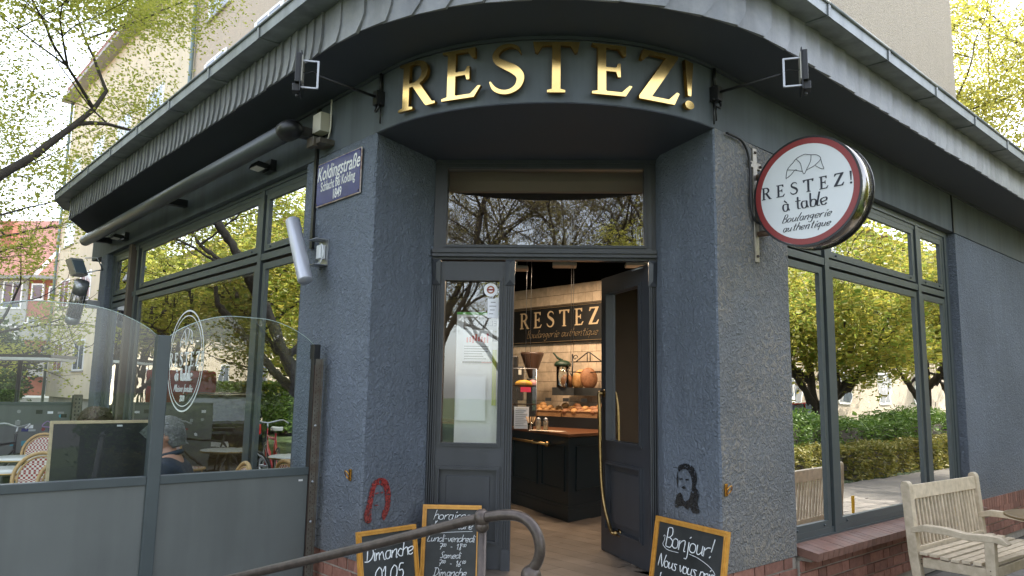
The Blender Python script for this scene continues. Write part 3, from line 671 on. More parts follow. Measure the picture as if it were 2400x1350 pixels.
# open right leaf, swung inwards on its right-hand hinges
hx, hy = .735, Y0+.03; fx, fy = .455, 6.17
dv = Vector((fx-hx, fy-hy, 0)).normalized(); nv = Vector((-dv.y, dv.x, 0)); 
if nv.x > 0: nv = -nv      # faces the opening
def O(x, o, z): return (hx+dv.x*x+nv.x*o, hy+dv.y*x+nv.y*o, z)
LW = .82
rl_ = door_leaf(O, 0, LW, .13, LW-.13, 'door_leaf', 'right door leaf standing open into the shop')
mb = MB()
hp = [O(LW-.07, .03, 1.50), O(LW-.07, .045, 1.51), O(LW-.075, .055, 1.48), O(LW-.10, .06, 1.35), O(LW-.11, .06, 1.1), O(LW-.13, .06, .85), O(LW-.18, .06, .66), O(LW-.25, .055, .53), O(LW-.30, .055, .475), O(LW-.32, .05, .46), O(LW-.33, .0, .46)]
hp = smooth_pts(hp, 4); mb.tube(hp, .014, 10)
for (a, z) in ((LW-.07, 1.50), (LW-.33, .46)):
    mb.tube([O(a, .0, z), O(a, .008, z)], .03, 14); mb.tube([O(a, .0, z), O(a, .05, z)], .016, 10)
obj('handle', mb, M_oldbrass, rl_)
mb = MB(); mb.box((-.01, -.06, 2.445), (.0, .0, 2.452), T=O); obj('hinge_plate', mb, M_steel, ent)
mb = MB(); mb.tube([O(.05, .02, 2.42), (.62, Y0+.1, 2.40)], .006, 6); obj('door_closer', mb, M_steel, ent)
# threshold and landing
land = tag(obj('landing', MB().prism([(-.95, 5.5), (-1.25, 4.5), (-1.0, 3.75), (1.0, 3.75), (1.2, 4.4), (.85, 5.5)], 0, .195), M_concrete), kind='structure')
obj('threshold', MB().box((-.78, -.12, .195), (.76, .03, FL), T=D), M_black, cafe)
tag(obj('door_mat', MB().prism([(-.15, 5.42), (.75, 5.42), (.75, 4.9), (-.15, 4.9)], .2, .212), M_black_matte), 'black door mat on the landing in front of the open doorway', 'door mat')
# ================================================================ GOLD LETTERS ON THE ROUNDED CORNER
sgn = thing('sign_letters', 'large polished gold capitals RESTEZ! standing proud of the rounded wall over the door', 'sign', (0, 4.25, 3.24))
HL = .315
for ch, a0, a1 in (('R', -38.2, -26.6), ('E', -25.0, -15.1), ('S', -13.6, -5.4), ('T', -3.5, 6.9), ('E', 9.5, 18.9), ('Z', 20.4, 31.2), ('!', 32.9, 35.9)):
    am = R((a0+a1)/2); wdt = 2*(ARC_R+.028)*math.sin(R(a1-a0)/2); cw, sp = SERIF[ch]
    rr = ARC_R+.030; c = Vector((rr*math.sin(am), ARC_CY-rr*math.cos(am), 3.252)); xd = Vector((math.cos(am), math.sin(am), 0))
    org = c-xd*wdt/2
    o = polys(sp, .013, org, xd, (0, 0, 1), M_brass, sgn, (wdt/cw, HL), 'letter', bev=.0)
    o.data.materials.append(M_brass_side)
    nrm = xd.cross(Vector((0, 0, 1)))
    for p in o.data.polygons:
        if abs(p.normal.dot(nrm)) < .5: p.material_index = 1
    for q in range(2):
        pass
# ================================================================ FLOODLIGHTS ON ARMS
def flood(label, T2, sgnx, ang_deg, tip_ang, u_len):
    """arm light on the corner; box at wall, radial arm, lamp head turned back to the letters"""
    a = R(ang_deg); nrm = Vector((math.sin(a), -math.cos(a), 0)); tan = Vector((math.cos(a), math.sin(a), 0))
    base = Vector((ARC_R*math.sin(a), ARC_CY-ARC_R*math.cos(a), 0))
    t = thing('floodlight', label, 'floodlight', tuple(base+Vector((0, 0, 3.30))), 'arm floodlights lighting the gold letters')
    def B(x, o, z): v = base+tan*x+nrm*o+Vector((0, 0, z)); return (v.x, v.y, v.z)
    m = MB(); m.box((-.028, 0, 3.375), (.028, .06, 3.47), T=B)
    m.tube([B(-.018, .03, 3.375), B(-.018, .045, 3.335), B(.01, .05, 3.325), B(.03, .045, 3.35), B(.02, .04, 3.38)], .008, 6)
    for q in ((-.03, 3.38), (.03, 3.38), (-.03, 3.465), (.03, 3.465)): m.sphere(B(q[0], .03, q[1]), .009, 8, 5)
    obj('junction_box', m, M_black, t)
    m = MB(); m.tube([B(0, .02, 3.47), B(0, .02, 3.60)], .013, 8); m.tube([B(.012, .02, 3.25), B(.012, .02, 3.38)], .006, 6)
    if sgnx > 0: m.tube([B(-.014, .02, 3.22), B(-.014, .02, 3.38)], .006, 6)
    obj('conduit', m, M_black, t)
    tip = Vector((1.43*sgnx-.02*(sgnx < 0), 4.43, 3.448)); st = Vector(B(0, .05, 3.43))
    m = MB(); m.tube([st, tip], .0095, 8); obj('arm', m, M_black, t)
    # head: frame (square yoke) and thin lamp
    fx_ = Vector((-sgnx*.55, .83, 0)).normalized()      # lamp beam direction (towards the letters)
    side = fx_.cross(Vector((0, 0, 1)))
    def Q(x, o, z): v = tip-fx_*.02+side*x+fx_*o+Vector((0, 0, z)); return (v.x, v.y, v.z)
    d = Vector((-sgnx, .0, 0))
    def Q(x, o, z):      # x across towards the outside of the corner, o along the beam
        v = tip+Vector((sgnx*.97, -.24, 0)).normalized()*x+Vector((sgnx*.24, .97, 0)).normalized()*o+Vector((0, 0, z)); return (v.x, v.y, v.z)
    m = MB(); yo = [Q(0, 0, -.085), Q(0, 0, .085)]
    m.box((-.006, -.02, -.09), (.006, .0, .09), T=Q); m.box((.0, -.016, .083), (.10, -.004, .092), T=Q); m.box((.0, -.016, -.092), (.11, -.004, -.083), T=Q)
    obj('yoke', m, M_steel, t)
    m = MB(); m.box((.105, -.055, -.07), (.135, .09, .12), T=Q); m.box((.098, -.062, -.13), (.105, .095, .135), T=Q)
    m.box((.108, -.03, -.12), (.15, .04, -.07), T=Q); m.sphere(Q(.12, 0, -.14), .012, 8, 6); obj('lamp_housing', m, M_black, t, bevel=.003)
    m = MB(); m.box((.092, -.05, -.06), (.098, .085, .11), T=Q); obj('lamp_glass', m, M_lampglass, t)
    m = MB(); m.tube(smooth_pts([tip+Vector((0, 0, 0)), Vector(Q(.03, -.01, .02)), Vector(Q(.07, 0, .01)), Vector(Q(.1, 0, .02))], 4), .003, 5); obj('cable', m, M_black, t)
flood('black floodlight on a thin arm left of the gold letters', None, -1, -47.6, 0, 0)
flood('black floodlight on a thin arm right of the gold letters', None, 1, 44.6, 0, 0)

# ================================================================ AWNING CASSETTE, DOWNLIGHTS, HEATERS (street side)
t = thing('awning_cassette', 'long rolled-up grey awning cassette slung under the left eaves', 'awning', L(3.8, .25, 3.3))
m = MB(); m.tube([L(.98, .25, 3.365), L(6.85, .25, 3.365)], .068, 20); obj('cassette_tube', m, mat('anthracite_awning', (.085, .09, .09), .32, .4, var=.08), t)
m = MB(); m.lathe([(.0, 0), (.05, .0), (.076, .03), (.078, .10), (.065, .15), (.03, .185), (0, .19)], seg=18, T=lambda x, y, z: L(1.0-z, .25+x*1.15, 3.365+y*.95)); obj('end_cap', m, M_black, t)
m = MB()
for u in (.9, 3.8, 6.6): m.box((u-.04, 0, 3.33), (u+.04, .2, 3.40), T=L)
obj('bracket', m, M_black, t)
m = MB(); m.box((.74, .02, 3.36), (.86, .10, 3.50), T=L); obj('motor_box', m, M_cream_pl, t)
m = MB(); m.tube(smooth_pts([L(.72, .03, 3.6), L(.70, .04, 3.5), L(.72, .03, 3.38), L(.78, .03, 3.3), L(.9, .08, 3.30)], 4), .006, 6); obj('cable', m, M_cream_pl, t)
tag(obj('cable_trunking', MB().box((.93, 0, 3.2), (.965, .02, 3.6), T=L).box((.93, .0, 2.52), (.965, .022, 3.2), T=L), M_black), 'black cable trunking running down the wall beside the street name sign', 'cable trunking')
tag(obj('wall_bracket', MB().box((.70, 0, 3.255), (.86, .12, 3.295), T=L).box((.76, .1, 3.24), (.86, .14, 3.31), T=L), M_galv, bevel=.003), 'small grey steel bracket under the near end of the awning cassette', 'bracket')
def downlight(u, label):
    t = thing('downlight', label, 'lamp', L(u, .1, 3.28), 'small lamps under the awning cassette')
    m = MB(); m.box((u-.06, 0, 3.27), (u+.10, .05, 3.36), T=L); m.box((u-.02, .05, 3.29), (u+.02, .09, 3.32), T=L); obj('lamp_bracket', m, M_black, t)
    def A(x, y, z): return L(u+x, .13+y-.45*z, 3.285+z+.12*y)
    m = MB(); m.box((-.075, -.045, -.012), (.075, .045, .03), T=A); obj('lamp_housing', m, M_black, t, bevel=.003)
    m = MB(); m.box((-.065, -.036, -.015), (.065, .036, -.0125), T=A); obj('lamp_glass', m, M_lampglass, t)
downlight(1.73, 'small square lamp under the awning, nearest the street name sign'); downlight(5.85, 'small square lamp under the awning, at its far end')
# near tube heater
def heater(label, p0, p1, r, brk, striped=False):
    t = thing('patio_heater', label, 'heater', p1)
    m = MB(); a = Vector(p0); b = Vector(p1); d = (b-a).normalized()
    if striped:
        m.tube([a, a+d*.16], r, 20); obj('heater_cap', m, M_steel, t); m = MB(); m.tube([b-d*.1, b], r, 20); obj('heater_cap', m, M_steel, t)
        m = MB(); m.tube([a+d*.16, b-d*.1], r*.95, 20); obj('heater_tube', m, mat('heater_reflector', (.35, .32, .30), .2, .8), t)
        m = MB()
        for k in range(12):
            an = 2*math.pi*k/12; e = d.orthogonal().normalized(); f = d.cross(e); o_ = (e*math.cos(an)+f*math.sin(an))*r; m.tube([a+d*.16+o_, b-d*.1+o_], .004, 4)
        obj('heater_grille', m, M_steel, t)
    else:
        m.tube([a, a+d*.004, b-d*.006, b], [r*.92, r, r, r*.94], 24); obj('heater_tube', m, mat('silver_heater', (.50, .51, .56), .38, .35, var=.04), t)
        m = MB()
        for q in (.12, .3, .44): m.sphere(a+d*q+Vector((r*.6, -r*.75, 0)), .004, 6, 4)
        obj('screw', m, M_black, t)
    m = MB(); brk(m); obj('wall_bracket', m, M_steel, t)
    return t
ht = heater('silver tube heater tilted on a bracket on the near left pier', L(.955, .17, 2.71), L(.70, .17, 2.24), .052,
       lambda m: (m.box((.71, .0, 2.37), (.84, .006, 2.56), T=L), m.box((.71, .006, 2.37), (.84, .10, 2.376), T=L), m.box((.71, .006, 2.554), (.84, .10, 2.56), T=L)))
m = MB(); m.box((.735, .01, 2.42), (.80, .05, 2.52), T=L); obj('terminal_block', m, M_white_pl, ht, bevel=.004)
m = MB(); m.tube(smooth_pts([L(.77, .04, 2.5), L(.72, .05, 2.52), L(.69, .05, 2.45), L(.73, .05, 2.39), L(.79, .06, 2.38)], 4), .005, 6); obj('cable', m, M_white_pl, ht)
heater('grey caged tube heater on the far end pier of the cafe', L(6.95, .22, 2.83), L(7.30, .22, 2.33), .09, lambda m: m.box((6.9, 0, 2.5), (7.0, .15, 2.6), T=L), True)
t = thing('small_floodlight', 'small pale floodlight on the far end pier above the caged heater', 'floodlight', L(7.0, .2, 2.9))
m = MB(); m.box((6.95, .15, 2.93), (7.25, .30, 3.14), T=lambda x, y, z: L(x, y+(z-2.93)*.4, z)); obj('lamp_housing', m, M_steel, t, bevel=.01)
m = MB(); m.box((6.925, .16, 2.95), (6.945, .29, 3.11), T=lambda x, y, z: L(x, y+(z-2.93)*.4, z)); obj('lamp_glass', m, M_farglass, t)
m = MB(); m.tube([L(6.8, .02, 3.0), L(6.72, .12, 3.14), L(6.98, .2, 3.16)], .008, 6); m.tube([L(6.8, .02, 3.0), L(6.72, .12, 2.97), L(6.98, .2, 2.95)], .008, 6); obj('yoke', m, M_steel, t)
# ================================================================ STREET NAME SIGN
t = thing('street_name_sign', 'blue enamel street name sign reading Koldingstraße with rusty white rim', 'street sign', L(.59, .02, 2.82))
m = MB(); m.box((.275, .012, 2.82), (.90, .020, 3.145), T=L); obj('sign_rim', m, mat('rusty_white_rim', (.55, .50, .45), .5, col2=(.22, .10, .06), vscale=26), t, bevel=.003)
m = MB(); m.box((.283, .0205, 2.828), (.892, .0235, 3.137), T=L); obj('sign_plate', m, M_enamel, t)
xr = Vector((S, -S, 0))
text('Koldingstraße', .150, L(.587, .0245, 3.055), xr, (0, 0, 1), M_enamelw, t, shear=.22, sx=.72, off=.0012, ex=.0008)
text('Schlacht bei Kolding', .098, L(.587, .0245, 2.957), xr, (0, 0, 1), M_enamelw, t, sx=.61, off=.001, ex=.0008)
text('1849', .100, L(.587, .0245, 2.875), xr, (0, 0, 1), M_enamelw, t, sx=.66, off=.001, ex=.0008)
m = MB()
for u in (.292, .883):
    for z in (2.84, 3.125): m.sphere(L(u, .023, z), .007, 8, 5)
obj('screw', m, M_rust, t)
# brass hooks
def hook(T, u, z, label):
    t = thing('brass_hook', label, 'hook', T(u, .02, z-.05), 'small brass ring hooks on the piers')
    m = MB(); m.box((u-.014, .004, z-.045), (u+.014, .012, z+.03), T=T); obj('hook_plate', m, M_brass_side, t, bevel=.003)
    m = MB(); m.tube([T(u+.02*0+.03*math.cos(a)*.7, .03+.012*math.sin(a), z-.005+.025*math.sin(a)) for a in [i*math.pi/8 for i in range(16)]], .004, 6, closed=True); obj('ring', m, M_brass_side, t)
hook(L, .255, .96, 'small brass ring hook on the left pier beside the red stencil'); hook(Rr, .045, .94, 'small brass ring hook on the right pier beside the black stencil')
# ================================================================ ROUND PROJECTING SIGN
t = thing('round_sign', 'round white projecting sign with red rim reading RESTEZ! à table', 'sign', Rr(.52, .4, 2.45))
SO, SZ, SR = .385, 2.80, .350
def RS(x, y, d): return Rr(.43+d, SO+x, SZ+y)       # x outward, y up, d depth away from the viewer
def disc(r, d0, d1, ri=None, seg=64):
    m = MB(); 
    if ri is None: m.add([RS(r*math.cos(2*math.pi*k/seg), r*math.sin(2*math.pi*k/seg), d0) for k in range(seg)]+[RS(r*math.cos(2*math.pi*k/seg), r*math.sin(2*math.pi*k/seg), d1) for k in range(seg)],
          [tuple(range(seg)), tuple(range(seg, 2*seg))[::-1]]+[(k, (k+1) % seg, seg+(k+1) % seg, seg+k) for k in range(seg)])
    else:
        vs = [RS(q*math.cos(2*math.pi*k/seg), q*math.sin(2*math.pi*k/seg), d) for q, d in ((ri, d0), (r, d0), (r, d1), (ri, d1)) for k in range(seg)]
        m.add(vs, [(a*seg+k, a*seg+(k+1) % seg, ((a+1) % 4)*seg+(k+1) % seg, ((a+1) % 4)*seg+k) for a in range(4) for k in range(seg)])
    return m
obj('sign_rim', disc(SR+.006, .004, .175), M_chrome, t, bevel=.0)
for p in t.children[0].data.polygons: p.use_smooth = len(p.vertices) == 4
obj('rim_edge', disc(SR+.009, -.002, .008, SR-.004), M_black, t); obj('rim_edge', disc(SR+.009, .168, .18, SR-.01), M_black, t)
obj('red_border', disc(SR-.005, -.003, .003, SR-.042), M_signred, t)
obj('sign_face', disc(SR-.042, -.002, .003), M_white_pl, t)
xo = Vector((S, -S, 0)); ff = lambda x, y: RS(x, y, -.0045)
serif_word('RESTEZ!', .082, ff(.0, .0-.01), xo+Vector((0, 0, .0)), (0, 0, 1), M_signtext, t, gap=.42, ex=.0006)
# "à table" in upright drawn strokes, "Boulangerie authentique" in script
m = MB(); handwrite(m, 'à table', .086, ff(.0, -.108), xo, (0, 0, 1), r=.0046, slant=0, center=True, jit=0, track=.09, contrast=.42); obj('lettering', m, M_signtext, t)
m = MB(); handwrite(m, 'Boulangerie', .050, ff(.0, -.185), xo, (0, 0, 1), r=.0022, slant=.5, center=True, jit=.005, track=.16, contrast=.35); handwrite(m, 'authentique', .047, ff(.0, -.245), xo, (0, 0, 1), r=.0022, slant=.5, center=True, jit=.005, track=.16, contrast=.35); obj('lettering', m, M_signtext, t)
def croissant(m, cx, cy, sc, f, r):
    for st in ([(-1, -.55), (-.92, -.1), (-.6, .2), (-.42, .38), (.0, .52), (.22, .47), (.38, .42)], [(-1, -.55), (-.75, -.42), (-.5, -.2), (-.42, -.22), (-.92, -.1)], [(-.42, .38), (-.2, .1), (-.1, -.35), (0, -.5), (.12, -.3), (.35, .1), (.38, .42)],
               [(-.5, -.2), (-.3, -.28), (-.1, -.35)], [(.38, .42), (.7, .34), (.88, .1), (.55, -.18), (.12, -.32)], [(.88, .1), (.95, -.2), (1.02, -.45), (.8, -.36), (.6, -.2)]):
        pts = smooth_pts(st, 4); m.tube([f(cx+x*sc, cy+y*sc) for x, y in pts], r, 4)
m = MB(); croissant(m, -.0, .175, .125, ff, .0018); obj('croissant_drawing', m, M_signtext, t)
m = MB(); m.box((.455, 0.002, 2.39), (.505, .012, 3.18), T=Rr); m.box((.40, .002, 3.04), (.56, .011, 3.085), T=Rr); obj('wall_plate', m, mat('stained_steel', (.42, .38, .32), .4, .5, var=.2, vscale=20), t, bevel=.002)
m = MB()
for z in (2.98, 2.585): m.tube([Rr(.50, .0, z), Rr(.52, .12, z)], .020, 12)
obj('support_tube', m, mat('rusty_tube', (.20, .13, .09), .5, .5, var=.2), t)
m = MB()
for u, z in ((.48, 3.15), (.415, 3.062), (.545, 3.062), (.48, 2.43)): m.sphere(Rr(u, .014, z), .011, 8, 5)
obj('bolt', m, M_rust, t)
m = MB(); m.tube(smooth_pts([Rr(.12, .02, 3.20), Rr(.30, .02, 3.19), Rr(.385, .02, 3.10), Rr(.40, .02, 2.95), Rr(.40, .02, 2.75), Rr(.44, .03, 2.66), Rr(.52, .06, 2.64)], 5), .0085, 7); obj('cable', m, M_black, t)
# ================================================================ SPRAY STENCILS (generic portrait shapes)
def decal(name, splines, A, B, z0, m, label, flip=False):
    d = (Vector((*B, 0))-Vector((*A, 0))).normalized(); nrm = Vector((d.y, -d.x, 0)); org = Vector((*A, z0))+nrm*.006
    o = polys(splines, .0008, org, d, (0, 0, 1), m, None, (1, 1), name); return tag(o, label, 'graffiti')
AL, BL = pierL[0], pierL[1]
red = [[(x*.30+.03, y*.27) for x, y in pts] for pts in (
   smooth_pts([(0.05, .03), (.0, .2), (.06, .4), (.12, .62), (.18, .85), (.32, .98), (.55, 1.0), (.72, .9), (.82, .7), (.86, .45), (.80, .2), (.66, 0), (.58, .08), (.60, .22), (.68, .35), (.66, .55), (.62, .72), (.55, .82), (.36, .84), (.28, .6), (.24, .4), (.22, .22), (.22, .02)], 3, True),
   [(.30, .38), (.38, .40), (.46, .37), (.38, .36)], [(.32, .66), (.42, .68), (.44, .65), (.34, .64)], [(.50, .66), (.58, .68), (.58, .64), (.50, .64)])]
decal('spray_stencil', red, AL, BL, .66, M_red_spray, 'faded red spray-painted head of long hair on the left pier above the chalkboard')
blk = [[(.14+x*.26, y*.30) for x, y in pts] for pts in (
   smooth_pts([(.18, .93), (.5, 1.0), (.82, .93), (.92, .72), (.86, .56), (1.0, .42), (.92, .22), (1.0, .04), (.74, .0), (.62, .10), (.50, .04), (.30, .10), (.05, .02), (0, .12), (.10, .30), (.26, .36), (.36, .22), (.55, .24), (.66, .38), (.72, .55), (.70, .72), (.55, .86), (.34, .87), (.18, .80)], 3, True),
   [(.12, .80), (.16, .62), (.12, .46), (.08, .62)], [(.20, .66), (.32, .68), (.34, .65), (.22, .63)], [(.46, .67), (.58, .69), (.58, .65), (.46, .64)], [(.28, .48), (.38, .52), (.48, .48), (.38, .45)])]
AR, BR = pierR[1], pierR[0]
decal('spray_stencil', blk, AR, BR, .76, M_black_spray, 'black spray-painted portrait shape on the right pier above the leaning chalkboard')
# ================================================================ NOTICES ON THE DOOR
def notice(x0, x1, z0, z1, o, label, m=None, name='notice'):
    return tag(obj(name, MB().box((x0, o-.001, z0), (x1, o, z1), T=D), m or M_paper), label, 'notice')
st = thing('round_sticker', 'round white sticker with a red and brown emblem, top right of the door glass', 'sticker', D(-.415, -.017, 2.19))
def ringd(cx, cz, r0, r1, o):
    m = MB(); n = 28; vs = [D(cx+r*math.cos(2*math.pi*k/n), o, cz+r*math.sin(2*math.pi*k/n)) for r in (r1, r0) for k in range(n)]
    if r0 <= 0: m.add(vs[:n], [tuple(range(n))])
    else: m.add(vs, [(k, (k+1) % n, n+(k+1) % n, n+k) for k in range(n)])
    return m
obj('sticker_disc', ringd(-.412, 2.235, 0, .050, -.0175), M_paper, st); obj('emblem', ringd(-.412, 2.235, .018, .029, -.0168), mat('emblem_brown', (.35, .10, .03), .6), st)
m = MB(); m.box((-.44, -.0172, 2.229), (-.384, -.0165, 2.242), T=D); obj('emblem_bar', m, M_signred, st)
st2 = notice(-.432, -.352, 2.03, 2.17, -.0165, 'small white notice with drawing, under the round sticker on the door glass')
m = MB()
for k, (a, b) in enumerate(((-.41, -.375), (-.42, -.37), (-.415, -.38), (-.42, -.39))): m.box((a, -.0163, 2.14-k*.028), (b, -.0160, 2.146-k*.028), T=D)
obj('printed_lines', m, M_frosted, st2)
# the poster behind the glass: festival poster with writing seen from behind, on a green-topped board
pb = thing('poster_board', 'tall pale poster panel with a green top edge standing inside behind the door glass', 'poster', D(-.5, -.06, 1.14))
obj('board', MB().box((-.66, -.075, 1.12), (-.352, -.065, 2.075), T=D), mat('pale_board', (.88, .87, .88), .6, var=.05), pb, bevel=.002)
obj('green_edge', MB().box((-.66, -.0648, 2.055), (-.352, -.0635, 2.075), T=D), mat('green_strip', (.18, .55, .12), .6), pb)
obj('grey_field', MB().box((-.61, -.0648, 1.86), (-.365, -.0640, 2.04), T=D), mat('poster_grey', (.30, .28, .26), .7), pb)
t_ = text('ELBJAZZ', .058, D(-.475, -.0635, 1.99), (-1, 0, 0), (0, 0, 1), M_black_matte, pb, sx=1.05, ex=.0003)
ps = notice(-.61, -.395, 1.70, 1.945, -.05, 'printed poster with colourful pink artwork behind the door glass')
m = MB(); rp = random.Random(4)
for k in range(8): 
    x = -.585+k*.021; m.box((x, -.0496, 1.855+rp.uniform(-.01, .01)), (x+.015, -.049, 1.885+rp.uniform(0, .035)), T=D)
obj('artwork', m, mat('poster_pink', (.7, .08, .25), .6, col2=(.75, .3, .1), vscale=60), ps)
m = MB()
for k in range(6): m.box((-.60, -.0496, 1.82-k*.018), (-.60+rp.uniform(.12, .19), -.049, 1.826-k*.018), T=D)
obj('printed_lines', m, M_frosted, ps); m = MB(); m.box((-.61, -.0496, 1.702), (-.47, -.049, 1.714), T=D); obj('dark_band', m, M_black_matte, ps); m = MB(); m.box((-.47, -.0496, 1.702), (-.395, -.049, 1.714), T=D); obj('red_band', m, M_signred, ps)
notice(-.648, -.435, 1.29, 1.605, -.028, 'plain white sheet of paper taped inside the door glass')
notice(-.392, -.362, 1.40, 1.80, -.05, 'narrow yellow-green printed strip beside the poster', mat('yellow_strip', (.55, .60, .12), .7))
# logo on the street window
lg = thing('window_logo', 'white oval-framed logo RESTEZ! à table printed on the left window', 'logo', L(3.75, -.08, 1.24))
f2 = lambda x, z: L(3.75-x, -.088, 1.755+z)
for r_, w_ in ((.505, .008), (.455, .0045)):
    m = MB(); n = 64; vs = [f2((r_+s_*w_)*math.cos(2*math.pi*k/n), (r_+s_*w_)*math.sin(2*math.pi*k/n)) for s_ in (1, -1) for k in range(n)]
    m.add(vs, [(k, (k+1) % n, n+(k+1) % n, n+k) for k in range(n)]); obj('ring', m, M_chalk, lg)
serif_word('RESTEZ!', .145, f2(0, -.06), xr, (0, 0, 1), M_chalk, lg, gap=.3, ex=.0005)
m = MB(); handwrite(m, 'à table', .14, f2(0, -.20), xr, (0, 0, 1), r=.0068, slant=0, center=True, jit=0, track=.08, contrast=.55); handwrite(m, 'Maison fondée', .07, f2(0, -.31), xr, (0, 0, 1), r=.003, slant=.4, center=True, jit=0); handwrite(m, '2009', .055, f2(0, -.405), xr, (0, 0, 1), r=.003, slant=0, center=True, jit=0); obj('lettering', m, M_chalk, lg)
m = MB(); croissant(m, 0, .24, .17, f2, .003); obj('croissant_drawing', m, M_chalk, lg)
# ================================================================ INSIDE THE SHOP
nLv = Vector((S, S, 0)); nRv = Vector((-S, S, 0))
def G(a, b, z): v = nLv*a+nRv*b; return (v.x, v.y, z)      # building grid: a = depth behind facade L axis, b = depth behind facade R
fl_ = tag(obj('shop_floor', MB().box((2.3, 2.3, .2), (9.2, 9.8, FL), T=G) if False else MB().prism([(2.62, 4.2), (4.2, 2.62), (9.2, 2.62), (9.2, 9.8), (2.62, 9.8)], .2, FL, T=lambda x, y, z: G(x, y, z)), M_floorwood), kind='structure')
# floor boards near the door
m = MB()
rb = random.Random(5)
for i in range(16):
    a0 = 3.2+i*.16; b = 3.0+rb.uniform(0, .6)
    while b < 6.0:
        ln = rb.uniform(.7, 1.3); mm = MB().box((a0+.0015, b+.0015, FL), (a0+.1585, b+ln-.0015, FL+.006), T=G); obj('floor_board', mm, M_floorwood, fl_); b += ln
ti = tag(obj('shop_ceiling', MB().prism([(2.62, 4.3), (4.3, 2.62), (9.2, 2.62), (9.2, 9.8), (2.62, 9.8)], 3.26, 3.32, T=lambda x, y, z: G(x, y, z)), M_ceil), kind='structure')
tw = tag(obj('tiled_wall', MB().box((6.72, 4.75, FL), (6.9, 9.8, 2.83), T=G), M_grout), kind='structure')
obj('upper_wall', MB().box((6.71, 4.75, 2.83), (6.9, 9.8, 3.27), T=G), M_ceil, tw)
TL = MB().box((-.006, -.0585, -.0575), (.006, .0585, .0575)).mesh('tile', [M_tile])
rt_ = random.Random(8); zt = 2.83; k = 0
while zt > 1.30:
    zt -= .1195
    if 2.11 < zt+.06 < 2.58: k += 1; continue
    b = 5.0+(.06 if k % 2 else 0)
    while b < 7.5:
        o = bpy.data.objects.new('tile', TL); link(o, tw, G(6.713, b, zt+.06)); o.rotation_euler = (rt_.uniform(-.02, .02), rt_.uniform(-.02, .02), R(45)+rt_.uniform(-.02, .02)); b += .1205
    k += 1
tag(obj('side_wall', MB().box((6.9, 4.75, FL), (9.2, 4.9, 3.26), T=G), M_inwall), kind='structure')
tag(obj('back_wall', MB().box((2.6, 9.8, FL), (9.2, 9.9, 3.26), T=G).box((9.2, 2.62, FL), (9.3, 9.8, 3.26), T=G), M_inwall), kind='structure')
# hanging sign over the counter
t = thing('bakery_wall_sign', 'long black wall sign reading RESTEZ with faint script below, on the tiles', 'sign', G(6.68, 6.3, 2.11))
obj('sign_board', MB().box((6.665, 5.0, 2.11), (6.70, 7.5, 2.57), T=G), M_black_matte, t)
xg = -nRv
serif_word('RESTEZ', .205, G(6.662, 6.51, 2.31), xg, (0, 0, 1), mat('cream_lettering', (.55, .42, .26), .6), t, gap=.41, ex=.001)
m = MB(); handwrite(m, 'Boulangerie authentique', .095, G(6.66, 6.45, 2.185), xg, (0, 0, 1), r=.0028, slant=.4, center=True, jit=0); obj('lettering', m, mat('dim_lettering', (.25, .18, .10), .6), t)
obj('sign_rim', MB().box((6.655, 5.0, 2.553), (6.664, 7.5, 2.557), T=G).box((6.655, 5.0, 2.125), (6.664, 7.5, 2.129), T=G), mat('dim_lettering', (.25, .18, .10), .6), t)
tag(obj('taupe_ceiling_panel', MB().prism([(5.62, 3.24), (5.75, 3.24), (5.75, 3.05), (5.70, 3.05), (5.66, 3.12)], -.80, .76, T=lambda y, z, x: (x, y, z)), mat('taupe_ceiling_panel', (.30, .25, .20), .8, var=.05)), 'taupe ceiling panel added across the top inside the fanlight', 'ceiling panel')  # added panel giving the taupe of the inner ceiling above the door
# ceiling lamps (lit, warm)
def clamp(x, y, label, e=60):
    t = thing('ceiling_lamp', label, 'lamp', (x, y, 2.84), 'lit ceiling lamps in the shop')
    v = Vector((x, y, 2.87))
    m = MB(); m.box((v.x-.13, v.y-.10, 2.85), (v.x+.13, v.y+.10, 2.89)); m.box((v.x-.01, v.y-.01, 2.89), (v.x+.01, v.y+.01, 3.26)); obj('lamp_body', m, mat('pale_lamp', (.35, .33, .3), .5), t, bevel=.02)
    ld = bpy.data.lights.new('warm_lamp', 'AREA'); ld.energy = e; ld.color = (1, .74, .50); ld.shape = 'RECTANGLE'; ld.size = .28; ld.size_y = .18
    lo = bpy.data.objects.new('warm_lamp', ld); link(lo, t, (v.x, v.y, 2.846))
clamp(.17, 8.05, 'lit ceiling lamp over the counter, the right of the two seen through the door', 5.6); clamp(-.36, 8.3, 'lit ceiling lamp over the counter, the left of the two seen through the door', 5.6); clamp(.95, 8.0, 'lit ceiling lamp above the bread shelf behind the open door leaf', 3)
# hanging glass guard wires
m = MB()
for a, b in ((5.3, 5.55), (5.3, 5.62), (5.35, 5.0), (5.35, 5.03)): m.tube([G(a, b, 3.25), G(a, b, 1.75)], .0018, 5)
tag(obj('hanging_wires', m, M_steel), 'thin steel wires hanging from the ceiling in front of the tiled wall', 'wires')
